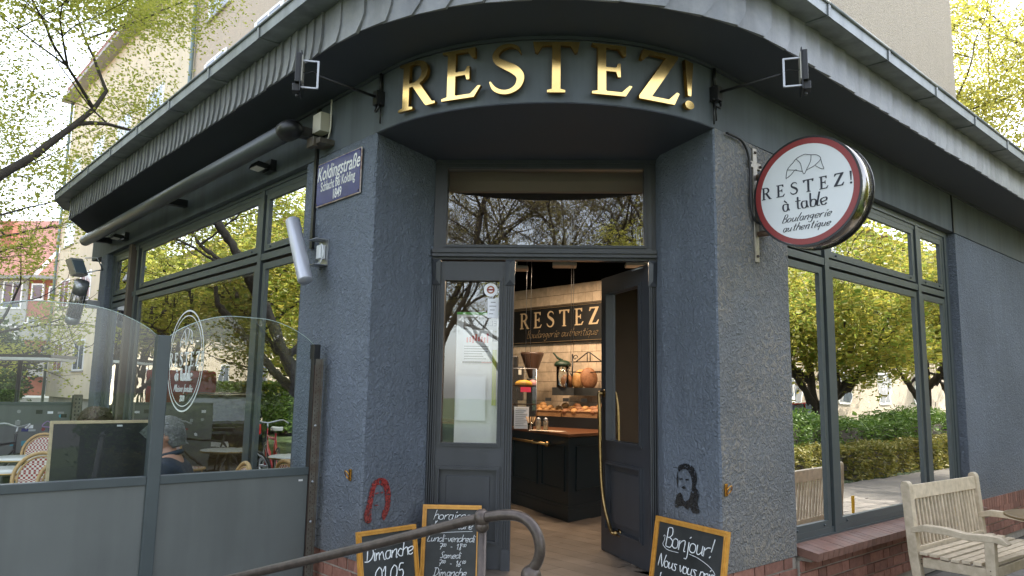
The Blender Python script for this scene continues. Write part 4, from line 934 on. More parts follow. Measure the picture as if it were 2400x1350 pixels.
# counter
t = thing('counter', 'dark panelled bakery counter with a wooden top just inside the doorway', 'counter', (.2, 8.0, FL))
cp = [(.215, 7.44), (.80, 8.25), (1.1, 9.3), (-1.6, 10.9), (-2.2, 10.6), (-.85, 9.45), (-.42, 8.75)]
mb = MB(); mb.prism(cp, FL, 1.07); cb = obj('counter_body', mb, M_counter, t)
def off(poly, d):
    n = len(poly); out = []
    for i in range(n):
        a, b, c = Vector(poly[i-1]), Vector(poly[i]), Vector(poly[(i+1) % n]); e = (b-a).normalized(); f = (c-b).normalized()
        n1 = Vector((e.y, -e.x)); n2 = Vector((f.y, -f.x)); v = (n1+n2).normalized(); out.append(tuple(b+v*d/max(.4, v.dot(n1))))
    return out
obj('plinth', MB().prism(off(cp, .02), FL, FL+.12).prism(off(cp, .012), FL+.12, FL+.15), M_counter, t)
obj('counter_top', MB().prism(off(cp, .035), 1.075, 1.105), M_ctop, t, bevel=.004)
def cpan(p0, p1, x0, x1, z0, z1):
    a = Vector((*p0, 0)); d = (Vector((*p1, 0))-a).normalized(); n_ = Vector((d.y, -d.x, 0))
    T = lambda x, o, z: tuple(a+d*x+n_*o+Vector((0, 0, z)))
    m = MB(); mould(m, x0, x1, z0, z1, .018, .0, .014, T); obj('panel_moulding', m, M_counter, t)
# winding is anticlockwise seen from above starting at the near corner
cpan(cp[0], cp[1], .12, .80, FL+.28, .98); cpan(cp[6], cp[0], .1, .75, FL+.28, .98); cpan(cp[6], cp[0], .85, 1.38, FL+.28, .98)
a = Vector((*cp[6], 0)); d = (Vector((*cp[0], 0))-a).normalized(); n_ = Vector((d.y, -d.x, 0))
m = MB(); m.tube([tuple(a+d*x+n_*.08+Vector((0, 0, .985))) for x in (-.4, 1.12)], .013, 10); m.sphere(tuple(a+d*1.14+n_*.08+Vector((0, 0, .985))), .028, 12, 8)
for x in (.15, .8): m.tube([tuple(a+d*x+n_*.0+Vector((0, 0, .985))), tuple(a+d*x+n_*.08+Vector((0, 0, .985)))], .012, 8); m.tube([tuple(a+d*(x-.012)+n_*.08+Vector((0, 0, .985))), tuple(a+d*(x+.012)+n_*.08+Vector((0, 0, .985)))], .019, 10)
obj('brass_rail', m, M_oldbrass, t)
# helper: point seen inside the shop on a vertical plane at distance y
def W(x, y, z): return (x, y, z)
tz = 1.106
# menu card, straws, shakers on the counter
obj_ = tag(obj('menu_card', MB().box((-.36, 7.95+.3, tz), (-.20, 8.256, tz+.235)), M_paper), 'white printed menu card standing on the counter at the left', 'menu')
m = MB()
for k in range(10): m.box((-.345, 8.246, tz+.21-k*.02), (-.215-(k % 3)*.02, 8.249, tz+.215-k*.02))
obj('printed_lines', m, M_frosted, obj_)
t = thing('straw_glass', 'small glass with wooden stirrers beside the menu card', 'glass', (-.175, 8.1, tz))
m = MB(); m.lathe([(.03, 0), (.035, .07), (.033, .07), (.028, .005), (0, .005)], (-.175, 8.1, tz), 14); obj('glass_body', m, G_clear, t)
m = MB()
for k in range(12):
    an = k*.52; m.tube([(-.175+.01*math.cos(an), 8.1+.01*math.sin(an), tz+.01), (-.175+.05*math.cos(an), 8.1+.03*math.sin(an), tz+.135)], .003, 4)
obj('stirrers', m, mat('stirrer_wood', (.5, .32, .16), .7), t)
for i, (x, lab) in enumerate(((-.09, 'squat glass sugar shaker, left of the two on the counter'), (-.015, 'tall salt-shaker style glass with steel lid, right of the two on the counter'))):
    t = thing('shaker', lab, 'shaker', (x, 8.0, tz), 'glass shakers on the counter')
    m = MB(); m.lathe([(.025, 0), (.027, .09), (.02, .10)], (x, 8.0, tz), 14); obj('glass_body', m, mat('amber_glass', (.25, .2, .14), .15), t)
    m = MB(); m.lathe([(.022, .10), (.023, .12), (.012, .13), (0, .132)], (x, 8.0, tz), 14); obj('lid', m, M_steel, t)
tag(obj('paper_mat', MB().prism([(-.2, 7.95), (.13, 7.72), (.20, 7.86), (-.12, 8.06)], tz, tz+.003), mat('cream_paper', (.6, .52, .4), .8)), 'cream paper sheets lying flat on the counter top', 'paper')
# bread baskets on the back shelf
bs = thing('bread_shelf', 'dark shelf behind the counter carrying baskets of rolls', 'shelf', (.3, 8.9, FL))
obj('shelf_body', MB().prism([(-.25, 9.05), (.95, 8.15), (1.15, 8.45), (-.05, 9.35)], 1.10, 1.225), M_black_matte, bs)
dB = (Vector((.95, 8.15, 0))-Vector((-.25, 9.05, 0))).normalized(); nB = Vector((-dB.y, dB.x, 0))
def BP(x, o, z): v = Vector((-.25, 9.05, 0))+dB*x+nB*o; return (v.x, v.y, z)
rw = random.Random(6)
for bi, (x0, x1, lab, br) in enumerate(((.02, .50, 'wicker basket of round golden rolls, left on the bread shelf', 0), (.52, 1.0, 'wicker basket of long crusty rolls, middle of the bread shelf', 1), (1.02, 1.45, 'wicker basket of croissant-shaped pastries at the right end of the bread shelf', 2))):
    t = thing('bread_basket', lab, 'basket', BP((x0+x1)/2, .12, 1.226), 'wicker baskets on the bread shelf')
    m = MB(); m.box((x0, 0, 1.227), (x1, .015, 1.29), T=BP); m.box((x0, .28, 1.227), (x1, .295, 1.29), T=BP); m.box((x0, .015, 1.227), (x0+.015, .28, 1.29), T=BP); m.box((x1-.015, .015, 1.227), (x1, .28, 1.29), T=BP); m.box((x0, .015, 1.227), (x1, .28, 1.24), T=BP)
    m.tube([BP(x0, 0, 1.292), BP(x1, 0, 1.292)], .009, 6); m.tube([BP(x0, .29, 1.292), BP(x1, .29, 1.292)], .009, 6); obj('basket_body', m, M_wicker, t)
    n = 11
    for k in range(n):
        xx = x0+.04+(x1-x0-.08)*(k % 5)/4+rw.uniform(-.01, .01); oo = .05+.09*(k//5)+rw.uniform(-.01, .01); zz = 1.29+(.03 if k > 4 else 0)+(.03 if k > 8 else 0)
        c = BP(xx, oo, zz); mm = MB(); lo = rw.uniform(.042, .052)
        mm.sphere((0, 0, 0), (lo*(1.0 if br == 0 else 1.5), lo*.85, lo*.72), 12, 8); an = rw.uniform(0, 3)
        mm.v = [(x*math.cos(an)-y*math.sin(an)+c[0], x*math.sin(an)+y*math.cos(an)+c[1], z+c[2]) for x, y, z in mm.v]
        tag(obj('bread_roll', mm, M_bread if br != 1 or k % 2 else M_bread2), ('round golden roll in the left basket', 'crusty oval roll in the middle basket', 'golden pastry in the right basket')[br], 'bread', ('rolls in the left basket', 'rolls in the middle basket', 'pastries in the right basket')[br])
# price cards
for k in range(5):
    c = BP(.33+k*.25, -.01, 1.42); m = MB(); m.box((c[0]-.035, c[1]-.002, c[2]-.02), (c[0]+.035, c[1]+.002, c[2]+.02))
    tag(obj('price_card', m, M_chalkboard), 'small black price card above the bread baskets, %s from the left' % ('first', 'second', 'third', 'fourth', 'fifth')[k], 'price card', 'price cards above the bread')
# wrought-iron bread rack with loaves
t = thing('bread_rack', 'black wrought-iron rack with scrolled top above the bread baskets', 'rack', BP(.95, .2, 1.45))
m = MB(); m.box((.30, .18, 1.47), (1.6, .36, 1.56), T=BP); obj('rack_board', m, M_chalkboard, t)
m = MB()
for x in (.52, .98, 1.44): m.tube([BP(x, .2, 1.5), BP(x, .2, 1.95)], .010, 6)
for z in (1.86, 1.74): m.tube([BP(.52, .2, z), BP(1.5, .2, z)], .006, 5)
for x in (.52, .98): 
    m.tube([BP(x+.05, .2, 1.86), BP(x+.21, .2, 1.965), BP(x+.25, .2, 1.965), BP(x+.41, .2, 1.86)], .007, 5); m.tube([BP(x+.21, .2, 1.96), BP(x+.21, .2, 1.86)], .006, 5); m.tube([BP(x+.25, .2, 1.96), BP(x+.25, .2, 1.86)], .006, 5)
    m.tube([BP(x+.04+.035*math.cos(a)*(1-a/9), .2, 1.91+.035*math.sin(a)*(1-a/9)) for a in [i*.5 for i in range(14)]], .005, 5)
m.tube([BP(.42+.06*math.cos(a)*(1-a/9), .2, 1.78+.06*math.sin(a)*(1-a/9)) for a in [i*.5 for i in range(15)]], .006, 5); m.tube([BP(.48, .2, 1.75), BP(.52, .2, 1.68)], .006, 5)
obj('rack_frame', m, M_black, t)
def loaf(c, rx, ry, rz, tilt, label, m_=None):
    mm = MB(); mm.sphere((0, 0, 0), (rx, ry, rz), 18, 12)
    vs = []
    for x, y, z in mm.v:
        k = 1+.05*math.sin(x*55)*(.5 if z > 0 else 0); y *= k; x2 = x*math.cos(tilt)-z*math.sin(tilt); z2 = x*math.sin(tilt)+z*math.cos(tilt); vs.append((x2+c[0], y+c[1], z2+c[2]))
    mm.v = vs; tag(obj('bread_loaf', mm, m_ or M_bread2), label, 'bread')
loaf(BP(.42, .24, 1.63), .075, .05, .09, .3, 'dark crusty loaf at the left end of the iron rack')
loaf(BP(.60, .24, 1.66), .09, .05, .12, -.4, 'big pale loaf leaning second from left in the iron rack', M_bread)
loaf(BP(.74, .22, 1.67), .10, .05, .125, .1, 'large round dark loaf in the middle of the iron rack'); loaf(BP(1.05, .22, 1.70), .07, .05, .15, -.2, 'tall dark loaf beside the open door leaf in the iron rack')
# tall glass jar with green lid
t = thing('glass_jar', 'tall glass jar with a dark green lid at the left of the bread rack', 'jar', (.20, 8.62, 1.47))
m = MB(); m.lathe([(.07, 0), (.075, .25)], (.17, 8.75, 1.56), 18); obj('jar_body', m, G_clear, t)
m = MB(); m.lathe([(.095, .0), (.10, .03), (.07, .06), (.04, .07)], (.17, 8.75, 1.80), 18); m.tube(smooth_pts([(.17, 8.75, 1.87), (.11, 8.75, 1.90), (.06, 8.75, 1.96)], 4), [.014]*5+[.01]*4, 8); obj('jar_lid', m, mat('dark_green_lid', (.01, .03, .015), .5), t)
obj('rack_foot', MB().box((.05, 8.7, 1.47), (.30, 8.9, 1.56)), M_chalkboard, t)
# coffee grinder, cake display with pink card, machine
t = thing('coffee_grinder', 'black coffee grinder with a flared hopper in front of the tiles', 'grinder', (-.14, 9.0, 1.1))
m = MB(); m.lathe([(.035, 1.66), (.05, 1.70), (.135, 1.94), (.14, 1.965), (.13, 1.97), (0, 1.97)], (-.19, 9.0, 0), 20); obj('hopper', m, mat('dark_brown_hopper', (.06, .035, .025), .3), t)
m = MB(); m.box((-.25, 8.92, 1.10), (-.13, 9.1, 1.66)); obj('grinder_body', m, M_black, t, bevel=.01)
t = thing('coffee_machine', 'black coffee machine at the left behind the counter', 'coffee machine', (-.45, 8.9, 1.1))
m = MB(); m.box((-.75, 8.85, 1.10), (-.36, 9.2, 1.92)); m.box((-.36, 8.85, 1.40), (-.29, 9.1, 1.80)); obj('machine_body', m, M_black, t, bevel=.01)
m = MB(); m.box((-.345, 8.842, 1.70), (-.31, 8.848, 1.76)); obj('gauge', m, M_lampglass, t)
t = thing('cake_display', 'small glass cake display with golden cakes on the counter', 'cake display', (-.28, 8.5, 1.1))
m = MB(); m.box((-.50, 8.42, 1.56), (-.12, 8.62, 1.575)); m.box((-.5, 8.42, 1.36), (-.12, 8.62, 1.37)); obj('display_shelf', m, M_ctop, t)
m = MB()
for x in (-.125, -.495): m.tube([(x, 8.42, 1.11), (x, 8.42, 1.76)], .005, 5)
m.tube([(-.5, 8.42, 1.76), (-.12, 8.42, 1.76)], .005, 5); m.tube([(-.12, 8.42, 1.3), (-.12, 8.62, 1.3)], .005, 5); obj('display_frame', m, M_steel, t)
m = MB(); m.add([(-.5, 8.42, 1.3), (-.12, 8.42, 1.3), (-.12, 8.42, 1.76), (-.5, 8.42, 1.76)], [(0, 1, 2, 3)]); obj('display_glass', m, G_clear, t)
m = MB(); m.sphere((-.27, 8.52, 1.59), (.10, .07, .045), 16, 10); tag(obj('cake', m, mat('yellow_cake', (.75, .42, .06), .5)), 'golden yellow cake under the glass display', 'cake')
m = MB(); m.sphere((-.17, 8.56, 1.60), (.05, .05, .04), 14, 8); tag(obj('cake', m, mat('pink_cake', (.6, .22, .2), .5)), 'small pink cake beside the golden cake in the glass display', 'cake')
m = MB(); m.box((-.30, 8.405, 1.50), (-.185, 8.412, 1.555)); tag(obj('price_card', m, M_magenta), 'bright pink price card clipped under the cake display', 'price card')
# right-hand room seen through the right window: radiator, burgundy bench
t = thing('radiator', 'burgundy ribbed radiator low inside the right window', 'radiator', Rr(3.0, -.4, .42))
m = MB(); m.box((2.45, -.44, .42), (4.05, -.42, .80), T=Rr); m.box((2.44, -.46, .80), (4.06, -.38, .83), T=Rr); obj('radiator_body', m, M_red_in, t, bevel=.004)
FN = MB().prism([(-.024, 0), (-.014, .022), (.014, .022), (.024, 0)], 0, .35).mesh('radiator_fin', [M_red_in])
for k in range(27):
    o = bpy.data.objects.new('radiator_fin', FN); link(o, t, Rr(2.49+k*.058, -.42, .435)); o.rotation_euler = (0, 0, R(45+180))
t = thing('round_bistro_table', 'dark round bistro table low inside the right window', 'table', Rr(1.35, -.9, FL))
m = MB(); m.lathe([(0, 0), (.34, 0), (.35, .015), (.34, .03), (0, .03)], Rr(1.5, -.75, .80), 30); obj('table_top', m, M_ctop, t)
m = MB(); m.lathe([(.2, 0), (.2, .02), (.03, .03), (.03, .53)], Rr(1.5, -.75, FL), 16); obj('pedestal', m, M_black, t)
t = thing('burgundy_bench', 'burgundy upholstered bench inside the right window', 'bench', Rr(1.3, -.5, FL))
m = MB(); m.box((.95, -.60, FL), (2.3, -.2, .72), T=Rr); obj('seat', m, M_red_in, t, bevel=.02)
# ================================================================ TERRACE: GLASS SCREEN
UF = .65
def F(w, d, z): return L(UF+d, w, z)
scr = thing('glass_windbreak', 'grey terrace windbreak with solid lower panels and arched glass on top', 'windbreak', F(1.1, 0, 0))
for a, b in ((.10, 1.05), (1.125, 2.15), (2.225, 3.2)):
    m = MB(); m.box((a, .0, .10), (b, .03, .925), T=F); obj('lower_panel', m, M_panel, scr)
    m = MB(); m.box((a, -.012, .925), (b, .045, .975), T=F); obj('rail', m, M_frame, scr, bevel=.003); m = MB(); m.box((a, -.008, .06), (b, .04, .10), T=F); obj('rail', m, M_frame, scr, bevel=.003)
    n = 24; top = []
    for i in range(n+1):
        t_ = i/n; x = a+(b-a)*t_; e = min(t_, 1-t_); top.append((x, 1.80+.15*min(1, math.sin(min(1, e/.42)*math.pi/2))**.8))
    pl = [(a, .975), (b, .975)]+top[::-1]
    m = MB(); m.add([F(x, .016, z) for x, z in pl], [tuple(range(len(pl)))]); obj('glass_pane', m, G_screen, scr, fix=False)
    m = MB(); m.tube([F(x, .016, z) for x, z in top], .0022, 4); obj('glass_edge', m, mat('glass_edge_green', (.45, .55, .50), .2), scr)
for a in (1.05, 2.15): m = MB(); m.box((a, -.02, .0), (a+.075, .055, 1.80), T=F); obj('post', m, M_frame, scr, bevel=.006)
m = MB(); m.box((.065, -.01, .0), (.10, .04, 1.79), T=F); m.box((.06, -.012, 1.70), (.105, .05, 1.80), T=F); obj('end_channel', m, M_black, scr)
obj('maker_label', MB().box((.135, -.0015, .885), (.165, -.0005, .897), T=F), M_enamelw, scr)
# perforated angle post
t = thing('perforated_post', 'rusty perforated steel angle post between the windbreak and the left pier', 'post', F(.05, 0, 0))
for (x0, x1, d0, axis) in ((.030, .065, -.012, 0), (0, 0, 0, 1)):
    sp = []
    W_ = .042 if axis == 0 else .030
    Hh = 1.70
    sp.append([(0, 0), (W_, 0), (W_, Hh), (0, Hh)])
    z = .03; k = 0
    while z < Hh-.05:
        def oval(cx, cz, rx, rz): return [(cx+rx*math.cos(2*math.pi*i/8), cz+rz*math.sin(2*math.pi*i/8)) for i in range(8)]
        if axis == 0: sp.append(oval(.012, z, .0035, .011 if k % 2 == 0 else .005)); sp.append(oval(.030, z+.014, .0045, .0045))
        else: sp.append(oval(.015, z+.01, .0042, .007))
        z += .030; k += 1
    if axis == 0: o = polys(sp, .0015, F(.098, -.025, 0), Vector(F(0, 0, 0))-Vector(F(1, 0, 0)), (0, 0, 1), M_galv, t, (1, 1), 'perforated_flange')
    else: o = polys(sp, .0015, F(.056, -.025, 0), Vector(F(0, -1, 0))-Vector(F(0, 0, 0)), (0, 0, 1), M_galv, t, (1, 1), 'perforated_flange'); 
m = MB(); m.tube([F(.056, -.026, 0), F(.056, -.026, 1.70)], .004, 6)
m.box((.03, -.012, 0), (.098, -.010, 1.66), T=F); obj('post_spine', m, mat('dark_rust', (.10, .06, .045), .8, var=.4, vscale=20), t)
m = MB()
for z in (.62, .88, 1.25, .35): m.sphere(F(.078, -.03, z), .009, 8, 5)
obj('bolt', m, M_steel, t)
# dark board leaning behind the screen
t = thing('leaning_board', 'black board with a pale wooden edge leaning behind the left part of the glass screen', 'board', L(.95, 1.3, 0))
def LB(w, d, z): return L(.90+d+(1.28-z)*-.06, w, z)
m = MB(); m.box((1.055, 0, .25), (1.575, .02, 1.275), T=LB); obj('board_panel', m, M_black_matte, t)
m = MB(); m.box((1.045, -.004, 1.272), (1.58, .028, 1.288), T=LB); m.box((1.575, -.004, .25), (1.588, .028, 1.288), T=LB); obj('board_edge', m, mat('pale_board_wood', (.55, .42, .26), .6, var=.2, vscale=30), t)
m = MB(); m.add([LB(1.06, -.006, 1.265), LB(1.115, -.006, 1.215), LB(1.06, -.006, 1.165), LB(1.052, -.006, 1.18), LB(1.052, -.006, 1.25)], [(0, 1, 2, 3, 4)]); obj('corner_patch', m, mat('scuffed_patch', (.10, .11, .10), .4, var=.6, vscale=90), t)
obj('maker_label', MB().box((1.21, -.003, 1.252), (1.24, -.001, 1.262), T=LB), M_steel, t)

# ================================================================ BISTRO CHAIRS AND TABLES
def bistro_chair(loc, rotz, label):
    t = bpy.data.objects.new('bistro_chair', None); scene.collection.objects.link(t); ORG[t.name] = Vector((0, 0, 0)); t.empty_display_size = .1
    tag(t, label, 'chair', 'rattan bistro chairs on the terrace')
    # faces -Y (sitter looks to -Y), back at +Y
    m = MB(); ov = [(.205*math.cos(a)*(1 if math.sin(a) > -.3 else .92), .20+.03+.10*(.22+.24*math.sin(a))*0+.05*math.sin(a), .70+.215*math.sin(a)) for a in [2*math.pi*i/28 for i in range(28)]]
    m.tube(ov, .016, 8, closed=True); m.tube([(x*.84, y-.004, .70+(z-.70)*.86) for x, y, z in ov], .009, 6, closed=True); obj('back_frame', m, M_rattan, t, local=True)
    m = MB(); pts = [(x*.84, y, .70+(z-.70)*.86) for x, y, z in ov]; n = len(pts)
    m.add([(p[0], p[1]+.006, p[2]) for p in pts]+[(p[0], p[1]-.006, p[2]) for p in pts], [tuple(range(n)), tuple(range(n, 2*n))[::-1]]+[(i, (i+1) % n, n+(i+1) % n, n+i) for i in range(n)]); obj('back_weave', m, M_weave, t, local=True)
    m = MB(); sq = smooth_pts([(-.2, -.2), (.2, -.2), (.22, 0), (.19, .2), (-.19, .2), (-.22, 0)], 4, True); m.prism(sq, .44, .465); obj('seat', m, M_weave, t, local=True)
    m = MB(); m.tube([(x*1.02, y*1.02, .452) for x, y in sq], .017, 8, closed=True); obj('seat_rim', m, M_rattan, t, local=True)
    for sx in (-1, 1):
        m = MB(); m.tube([(sx*.17, -.17, .45), (sx*.20, -.21, 0)], .015, 8); obj('leg', m, M_rattan, t, local=True)
        m = MB(); m.tube([(sx*.165, .20, .55), (sx*.17, .19, .45), (sx*.20, .25, 0)], .015, 8); obj('leg', m, M_rattan, t, local=True)
    t.location = loc; t.rotation_euler = (0, 0, rotz); return t
def Lt(u, o, z=0): return L(u, o, z)
CH = [((6.0, .72), R(20), 'rattan bistro chair with full oval red-and-white back seen left of the dark board'), ((3.15, 1.18), R(35), 'rattan bistro chair half hidden by the left edge of the dark board'),
      ((1.45, .80), R(-125), 'rattan bistro chair the grey-haired man sits on'), ((2.45, 1.05), R(60), 'rattan bistro chair the brown-haired woman sits on'), ((1.75, .35), R(-50), 'rattan bistro chair beside the window behind the grey-haired man')]
ch0 = None
for (u, o), rz, lab in CH:
    if ch0 is None: ch0 = bistro_chair(Lt(u, o), rz, lab)
    else: c = dup(ch0, Lt(u, o), rz, lab)
def bistro_table(u, o, label, r=.33):
    t = thing('bistro_table', label, 'table', L(u, o, 0), 'round terrace tables')
    m = MB(); m.lathe([(0, 0), (r-.01, 0), (r, .008), (r, .022), (r-.01, .028), (0, .028)], L(u, o, .715), 36); obj('table_top', m, M_marble, t)
    m = MB(); m.lathe([(r+.002, .004), (r+.004, .012), (r+.002, .02)], L(u, o, .715), 36); obj('rim', m, M_oldbrass, t)
    m = MB(); x, y, _ = L(u, o, 0); m.tube([(x, y, .03), (x, y, .715)], .03, 10)
    for k in range(3):
        an = k*2.094; m.tube([(x, y, .06), (x+.26*math.cos(an), y+.26*math.sin(an), .015)], .018, 6)
    obj('pedestal', m, M_black, t); return t
bistro_table(5.15, .98, 'far round terrace table beyond the bistro chairs'); bistro_table(3.95, 1.30, 'near round terrace table at the left edge of the picture'); bistro_table(1.95, .98, 'round terrace table between the man and the woman')

# ================================================================ PEOPLE
def head_mesh(c, fdir, r=.1, pitch_=0):
    """head ~23 cm tall; fdir = facing azimuth vector"""
    m = MB(); m.sphere((0, 0, 0), 1, 28, 22); f = Vector((*fdir, 0)).normalized(); sd = f.cross(Vector((0, 0, 1)))
    rot = Matrix((sd, f, Vector((0, 0, 1)))).transposed() @ Matrix.Rotation(pitch_, 3, 'X')
    vs = []
    for x, y, z in m.v:                 # x side, y front, z up
        X, Y, Z = x*.074, y*.094, z*.112
        if z < -.1: k = (-.1-z); X *= 1-.30*k; Y = Y*(1-.12*k)+(.008*k if y > 0 else .022*k)
        if y > .75 and -.45 < z < .1 and abs(x) < .28: Y += .022*(1-abs(x)/.28)*(1-abs(z+.22)/.34 if abs(z+.22) < .34 else 0)     # nose
        if y > .7 and .02 < z < .28 and .15 < abs(x) < .55: Y -= .007
        if y > .8 and -.62 < z < -.48 and abs(x) < .3: Y += .004
        vs.append(rot @ Vector((X, Y, Z))+Vector(c))
    m.v = [tuple(v) for v in vs]; return m, rot
def skin_obj(name, verts, edges, radii, material, parent, sub=2, voxel=None, extra=None, root=0):
    me = bpy.data.meshes.new(name); me.from_pydata(verts, edges, []); o = bpy.data.objects.new(name, me); scene.collection.objects.link(o)
    o.modifiers.new('skin', 'SKIN'); 
    for i, r in enumerate(radii): me.skin_vertices[0].data[i].radius = (r, r) if not isinstance(r, tuple) else r
    for v in me.skin_vertices[0].data: v.use_root = False
    me.skin_vertices[0].data[root].use_root = True
    s_ = o.modifiers.new('sub', 'SUBSURF'); s_.levels = sub; s_.render_levels = sub
    dg = bpy.context.evaluated_depsgraph_get(); m2 = bpy.data.meshes.new_from_object(o.evaluated_get(dg)); bpy.data.objects.remove(o)
    bm = bmesh.new(); bm.from_mesh(m2)
    if extra:
        for e in extra:
            em = e.mesh('x', []); bm.from_mesh(em)
    bm.to_mesh(m2); bm.free()
    if voxel:
        o2 = bpy.data.objects.new('tmp', m2); scene.collection.objects.link(o2); rm = o2.modifiers.new('r', 'REMESH'); rm.mode = 'VOXEL'; rm.voxel_size = voxel
        sm = o2.modifiers.new('s', 'SMOOTH'); sm.factor = .5; sm.iterations = 2
        dg = bpy.context.evaluated_depsgraph_get(); m3 = bpy.data.meshes.new_from_object(o2.evaluated_get(dg)); bpy.data.objects.remove(o2); m2 = m3
    m2.materials.clear(); m2.materials.append(material)
    for p in m2.polygons: p.use_smooth = True
    return obj(name, m2, material, parent)
def seated(base, fdir, seat_z, head_c, label, hairmat, jacket, trousers, hair='short', glasses=False, hpitch=0.0):
    t = thing('person', label, 'person', base)
    f = Vector((*fdir, 0)).normalized(); s_ = f.cross(Vector((0, 0, 1))); b = Vector(base); z = Vector((0, 0, 1)); hc = Vector(head_c)
    def Pp(x, y, h): return b+s_*x+f*y+z*h
    neck = hc-z*.115-f*.02; sh = hc-z*.185-f*.03
    pel = Pp(0, 0, seat_z+.10); mid = (pel+sh)/2-f*.02
    hd, rot = head_mesh(hc, fdir, pitch_=hpitch)
    ears = []
    for sx in (-1, 1):
        e = MB(); c = hc+rot @ Vector((sx*.075, -.012, -.012)); e.sphere((0, 0, 0), (.010, .019, .032), 10, 8); e.v = [tuple(rot @ Vector(v)+c) for v in e.v]; ears.append(e)
    hands = []
    tz_ = .735
    V = [pel, mid, sh, neck, hc-z*.06]; E = [(0, 1), (1, 2), (2, 3), (3, 4)]; Rd = [.13, .12, .10, .055, .05]
    for sx in (-1, 1):
        k = len(V); V += [sh+s_*sx*.17-z*.03, sh+s_*sx*.22-z*.28+f*.04, b+s_*sx*.16+f*.30+z*(tz_+.05), b+s_*sx*.12+f*.38+z*(tz_+.045)]
        E += [(2, k), (k, k+1), (k+1, k+2), (k+2, k+3)]; Rd += [.055, .045, .032, .03]
        hp_ = V[-1]
        for q in range(4):
            V += [hp_+f*.04+s_*(q-1.5)*.02, hp_+f*(.085-.008*abs(q-1.5))+s_*(q-1.5)*.021-z*.012]; n_ = len(V); E += [(k+3, n_-2), (n_-2, n_-1)]; Rd += [.010, .008]
        V += [hp_-s_*sx*.03+f*.01, hp_-s_*sx*.045+f*.04-z*.01]; n_ = len(V); E += [(k+3, n_-2), (n_-2, n_-1)]; Rd += [.012, .009]
        k2 = len(V); V += [pel+s_*sx*.10+f*.06-z*.02, pel+s_*sx*.13+f*.42-z*.02, b+s_*sx*.13+f*.40+z*.08, b+s_*sx*.13+f*.54+z*.035]
        E += [(0, k2), (k2, k2+1), (k2+1, k2+2), (k2+2, k2+3)]; Rd += [.085, .06, .045, .035]
    skin_obj('body', [tuple(v) for v in V], E, Rd, M_skin, t, 2, .0085, [hd]+ears)
    # jacket
    V = [pel+z*.02, mid, sh-z*.01, neck-z*.0]; E = [(0, 1), (1, 2), (2, 3)]; Rd = [.165, .165, .135, .078]
    for sx in (-1, 1):
        k = len(V); V += [sh+s_*sx*.165-z*.03, sh+s_*sx*.225-z*.28+f*.04, b+s_*sx*.17+f*.25+z*(tz_+.055)]; E += [(2, k), (k, k+1), (k+1, k+2)]; Rd += [.082, .066, .052]
    skin_obj('jacket', [tuple(v) for v in V], E, Rd, jacket, t, 2, .012)
    V = [pel]; E = []; Rd = [.15]
    for sx in (-1, 1):
        k = len(V); V += [pel+s_*sx*.10+f*.08-z*.02, pel+s_*sx*.13+f*.43-z*.02, b+s_*sx*.13+f*.40+z*.12]; E += [(0, k), (k, k+1), (k+1, k+2)]; Rd += [.10, .078, .062]
    skin_obj('trousers', [tuple(v) for v in V], E, Rd, trousers, t, 2, .014)
    for sx in (-1, 1):
        m = MB(); c = b+s_*sx*.13+f*.48+z*.045; m.sphere((0, 0, 0), (.045, .13, .045), 12, 8); rr_ = Matrix((s_, f, z)).transposed(); m.v = [tuple(rr_ @ Vector(v)+c) for v in m.v]; obj('shoe', m, M_black, t)
    # collar
    m = MB(); m.tube([tuple(neck-z*.012+s_*.070*math.cos(a)+f*.075*math.sin(a)+z*.02*math.sin(-a)) for a in [2*math.pi*i/20 for i in range(20)]], .017, 8, closed=True); obj('collar', m, jacket, t)
    # hair: cap over the skull with strands
    hm = MB(); rnd_ = random.Random(9); hm.sphere((0, 0, 0), 1, 48, 30); vs = []
    for x, y, zz in hm.v:
        k = 1+.035*math.sin(x*31+zz*9)+.03*math.sin(y*23+x*17)+rnd_.uniform(-.015, .015)
        X, Y, Z = x*.0835*k, y*.099*k-.004, zz*.121*k+.002
        if hair == 'short': edge = (-.80 if y < -.25 else (-.80+(y+.25)*2.6)) if y < .12 else min(.5, .16+(y-.12)*1.6)
        else: edge = -1.2 if y < .28 else .50
        t_ = max(0, min(1, (edge-zz)/.16+.5)); kk = 1-.22*t_*t_*(3-2*t_); X, Y, Z = X*kk, Y*kk, Z*(kk if zz > 0 or hair == 'short' else 1)
        if hair == 'long' and zz < -.1 and y < .25: Z -= .10*(-zz); Y = Y-.012; X *= 1.08
        vs.append(tuple(rot @ Vector((X, Y, Z))+hc))
    hm.v = vs; hr = obj('hair', hm, hairmat, t)
    st = MB(); rq = random.Random(31); cnt = 0
    while cnt < (900 if hair == 'long' else 1100):
        th = rq.uniform(0, 2*math.pi); ph = math.acos(rq.uniform(-.62 if hair == 'short' else -.45, 1)); x, y, zz = math.sin(ph)*math.cos(th), math.sin(ph)*math.sin(th), math.cos(ph)
        if y > .30 and zz < .48: continue
        if hair == 'short' and zz < ((-.72 if y < -.25 else (-.72+(y+.25)*2.6)) if y < .12 else .2): continue
        cnt += 1; p0 = Vector((x*.082, y*.097-.004, zz*.119)); nn_ = Vector((x, y, zz)).normalized()
        if hair == 'long': fl = Vector((.5*(1 if x > 0 else -1), -.35, -.9)); steps = 6; sl_ = .022
        else: fl = Vector((.15*x, -1.0, -.55 if zz < .6 else -.1)); steps = 4; sl_ = .011
        pts = [p0]; q = p0
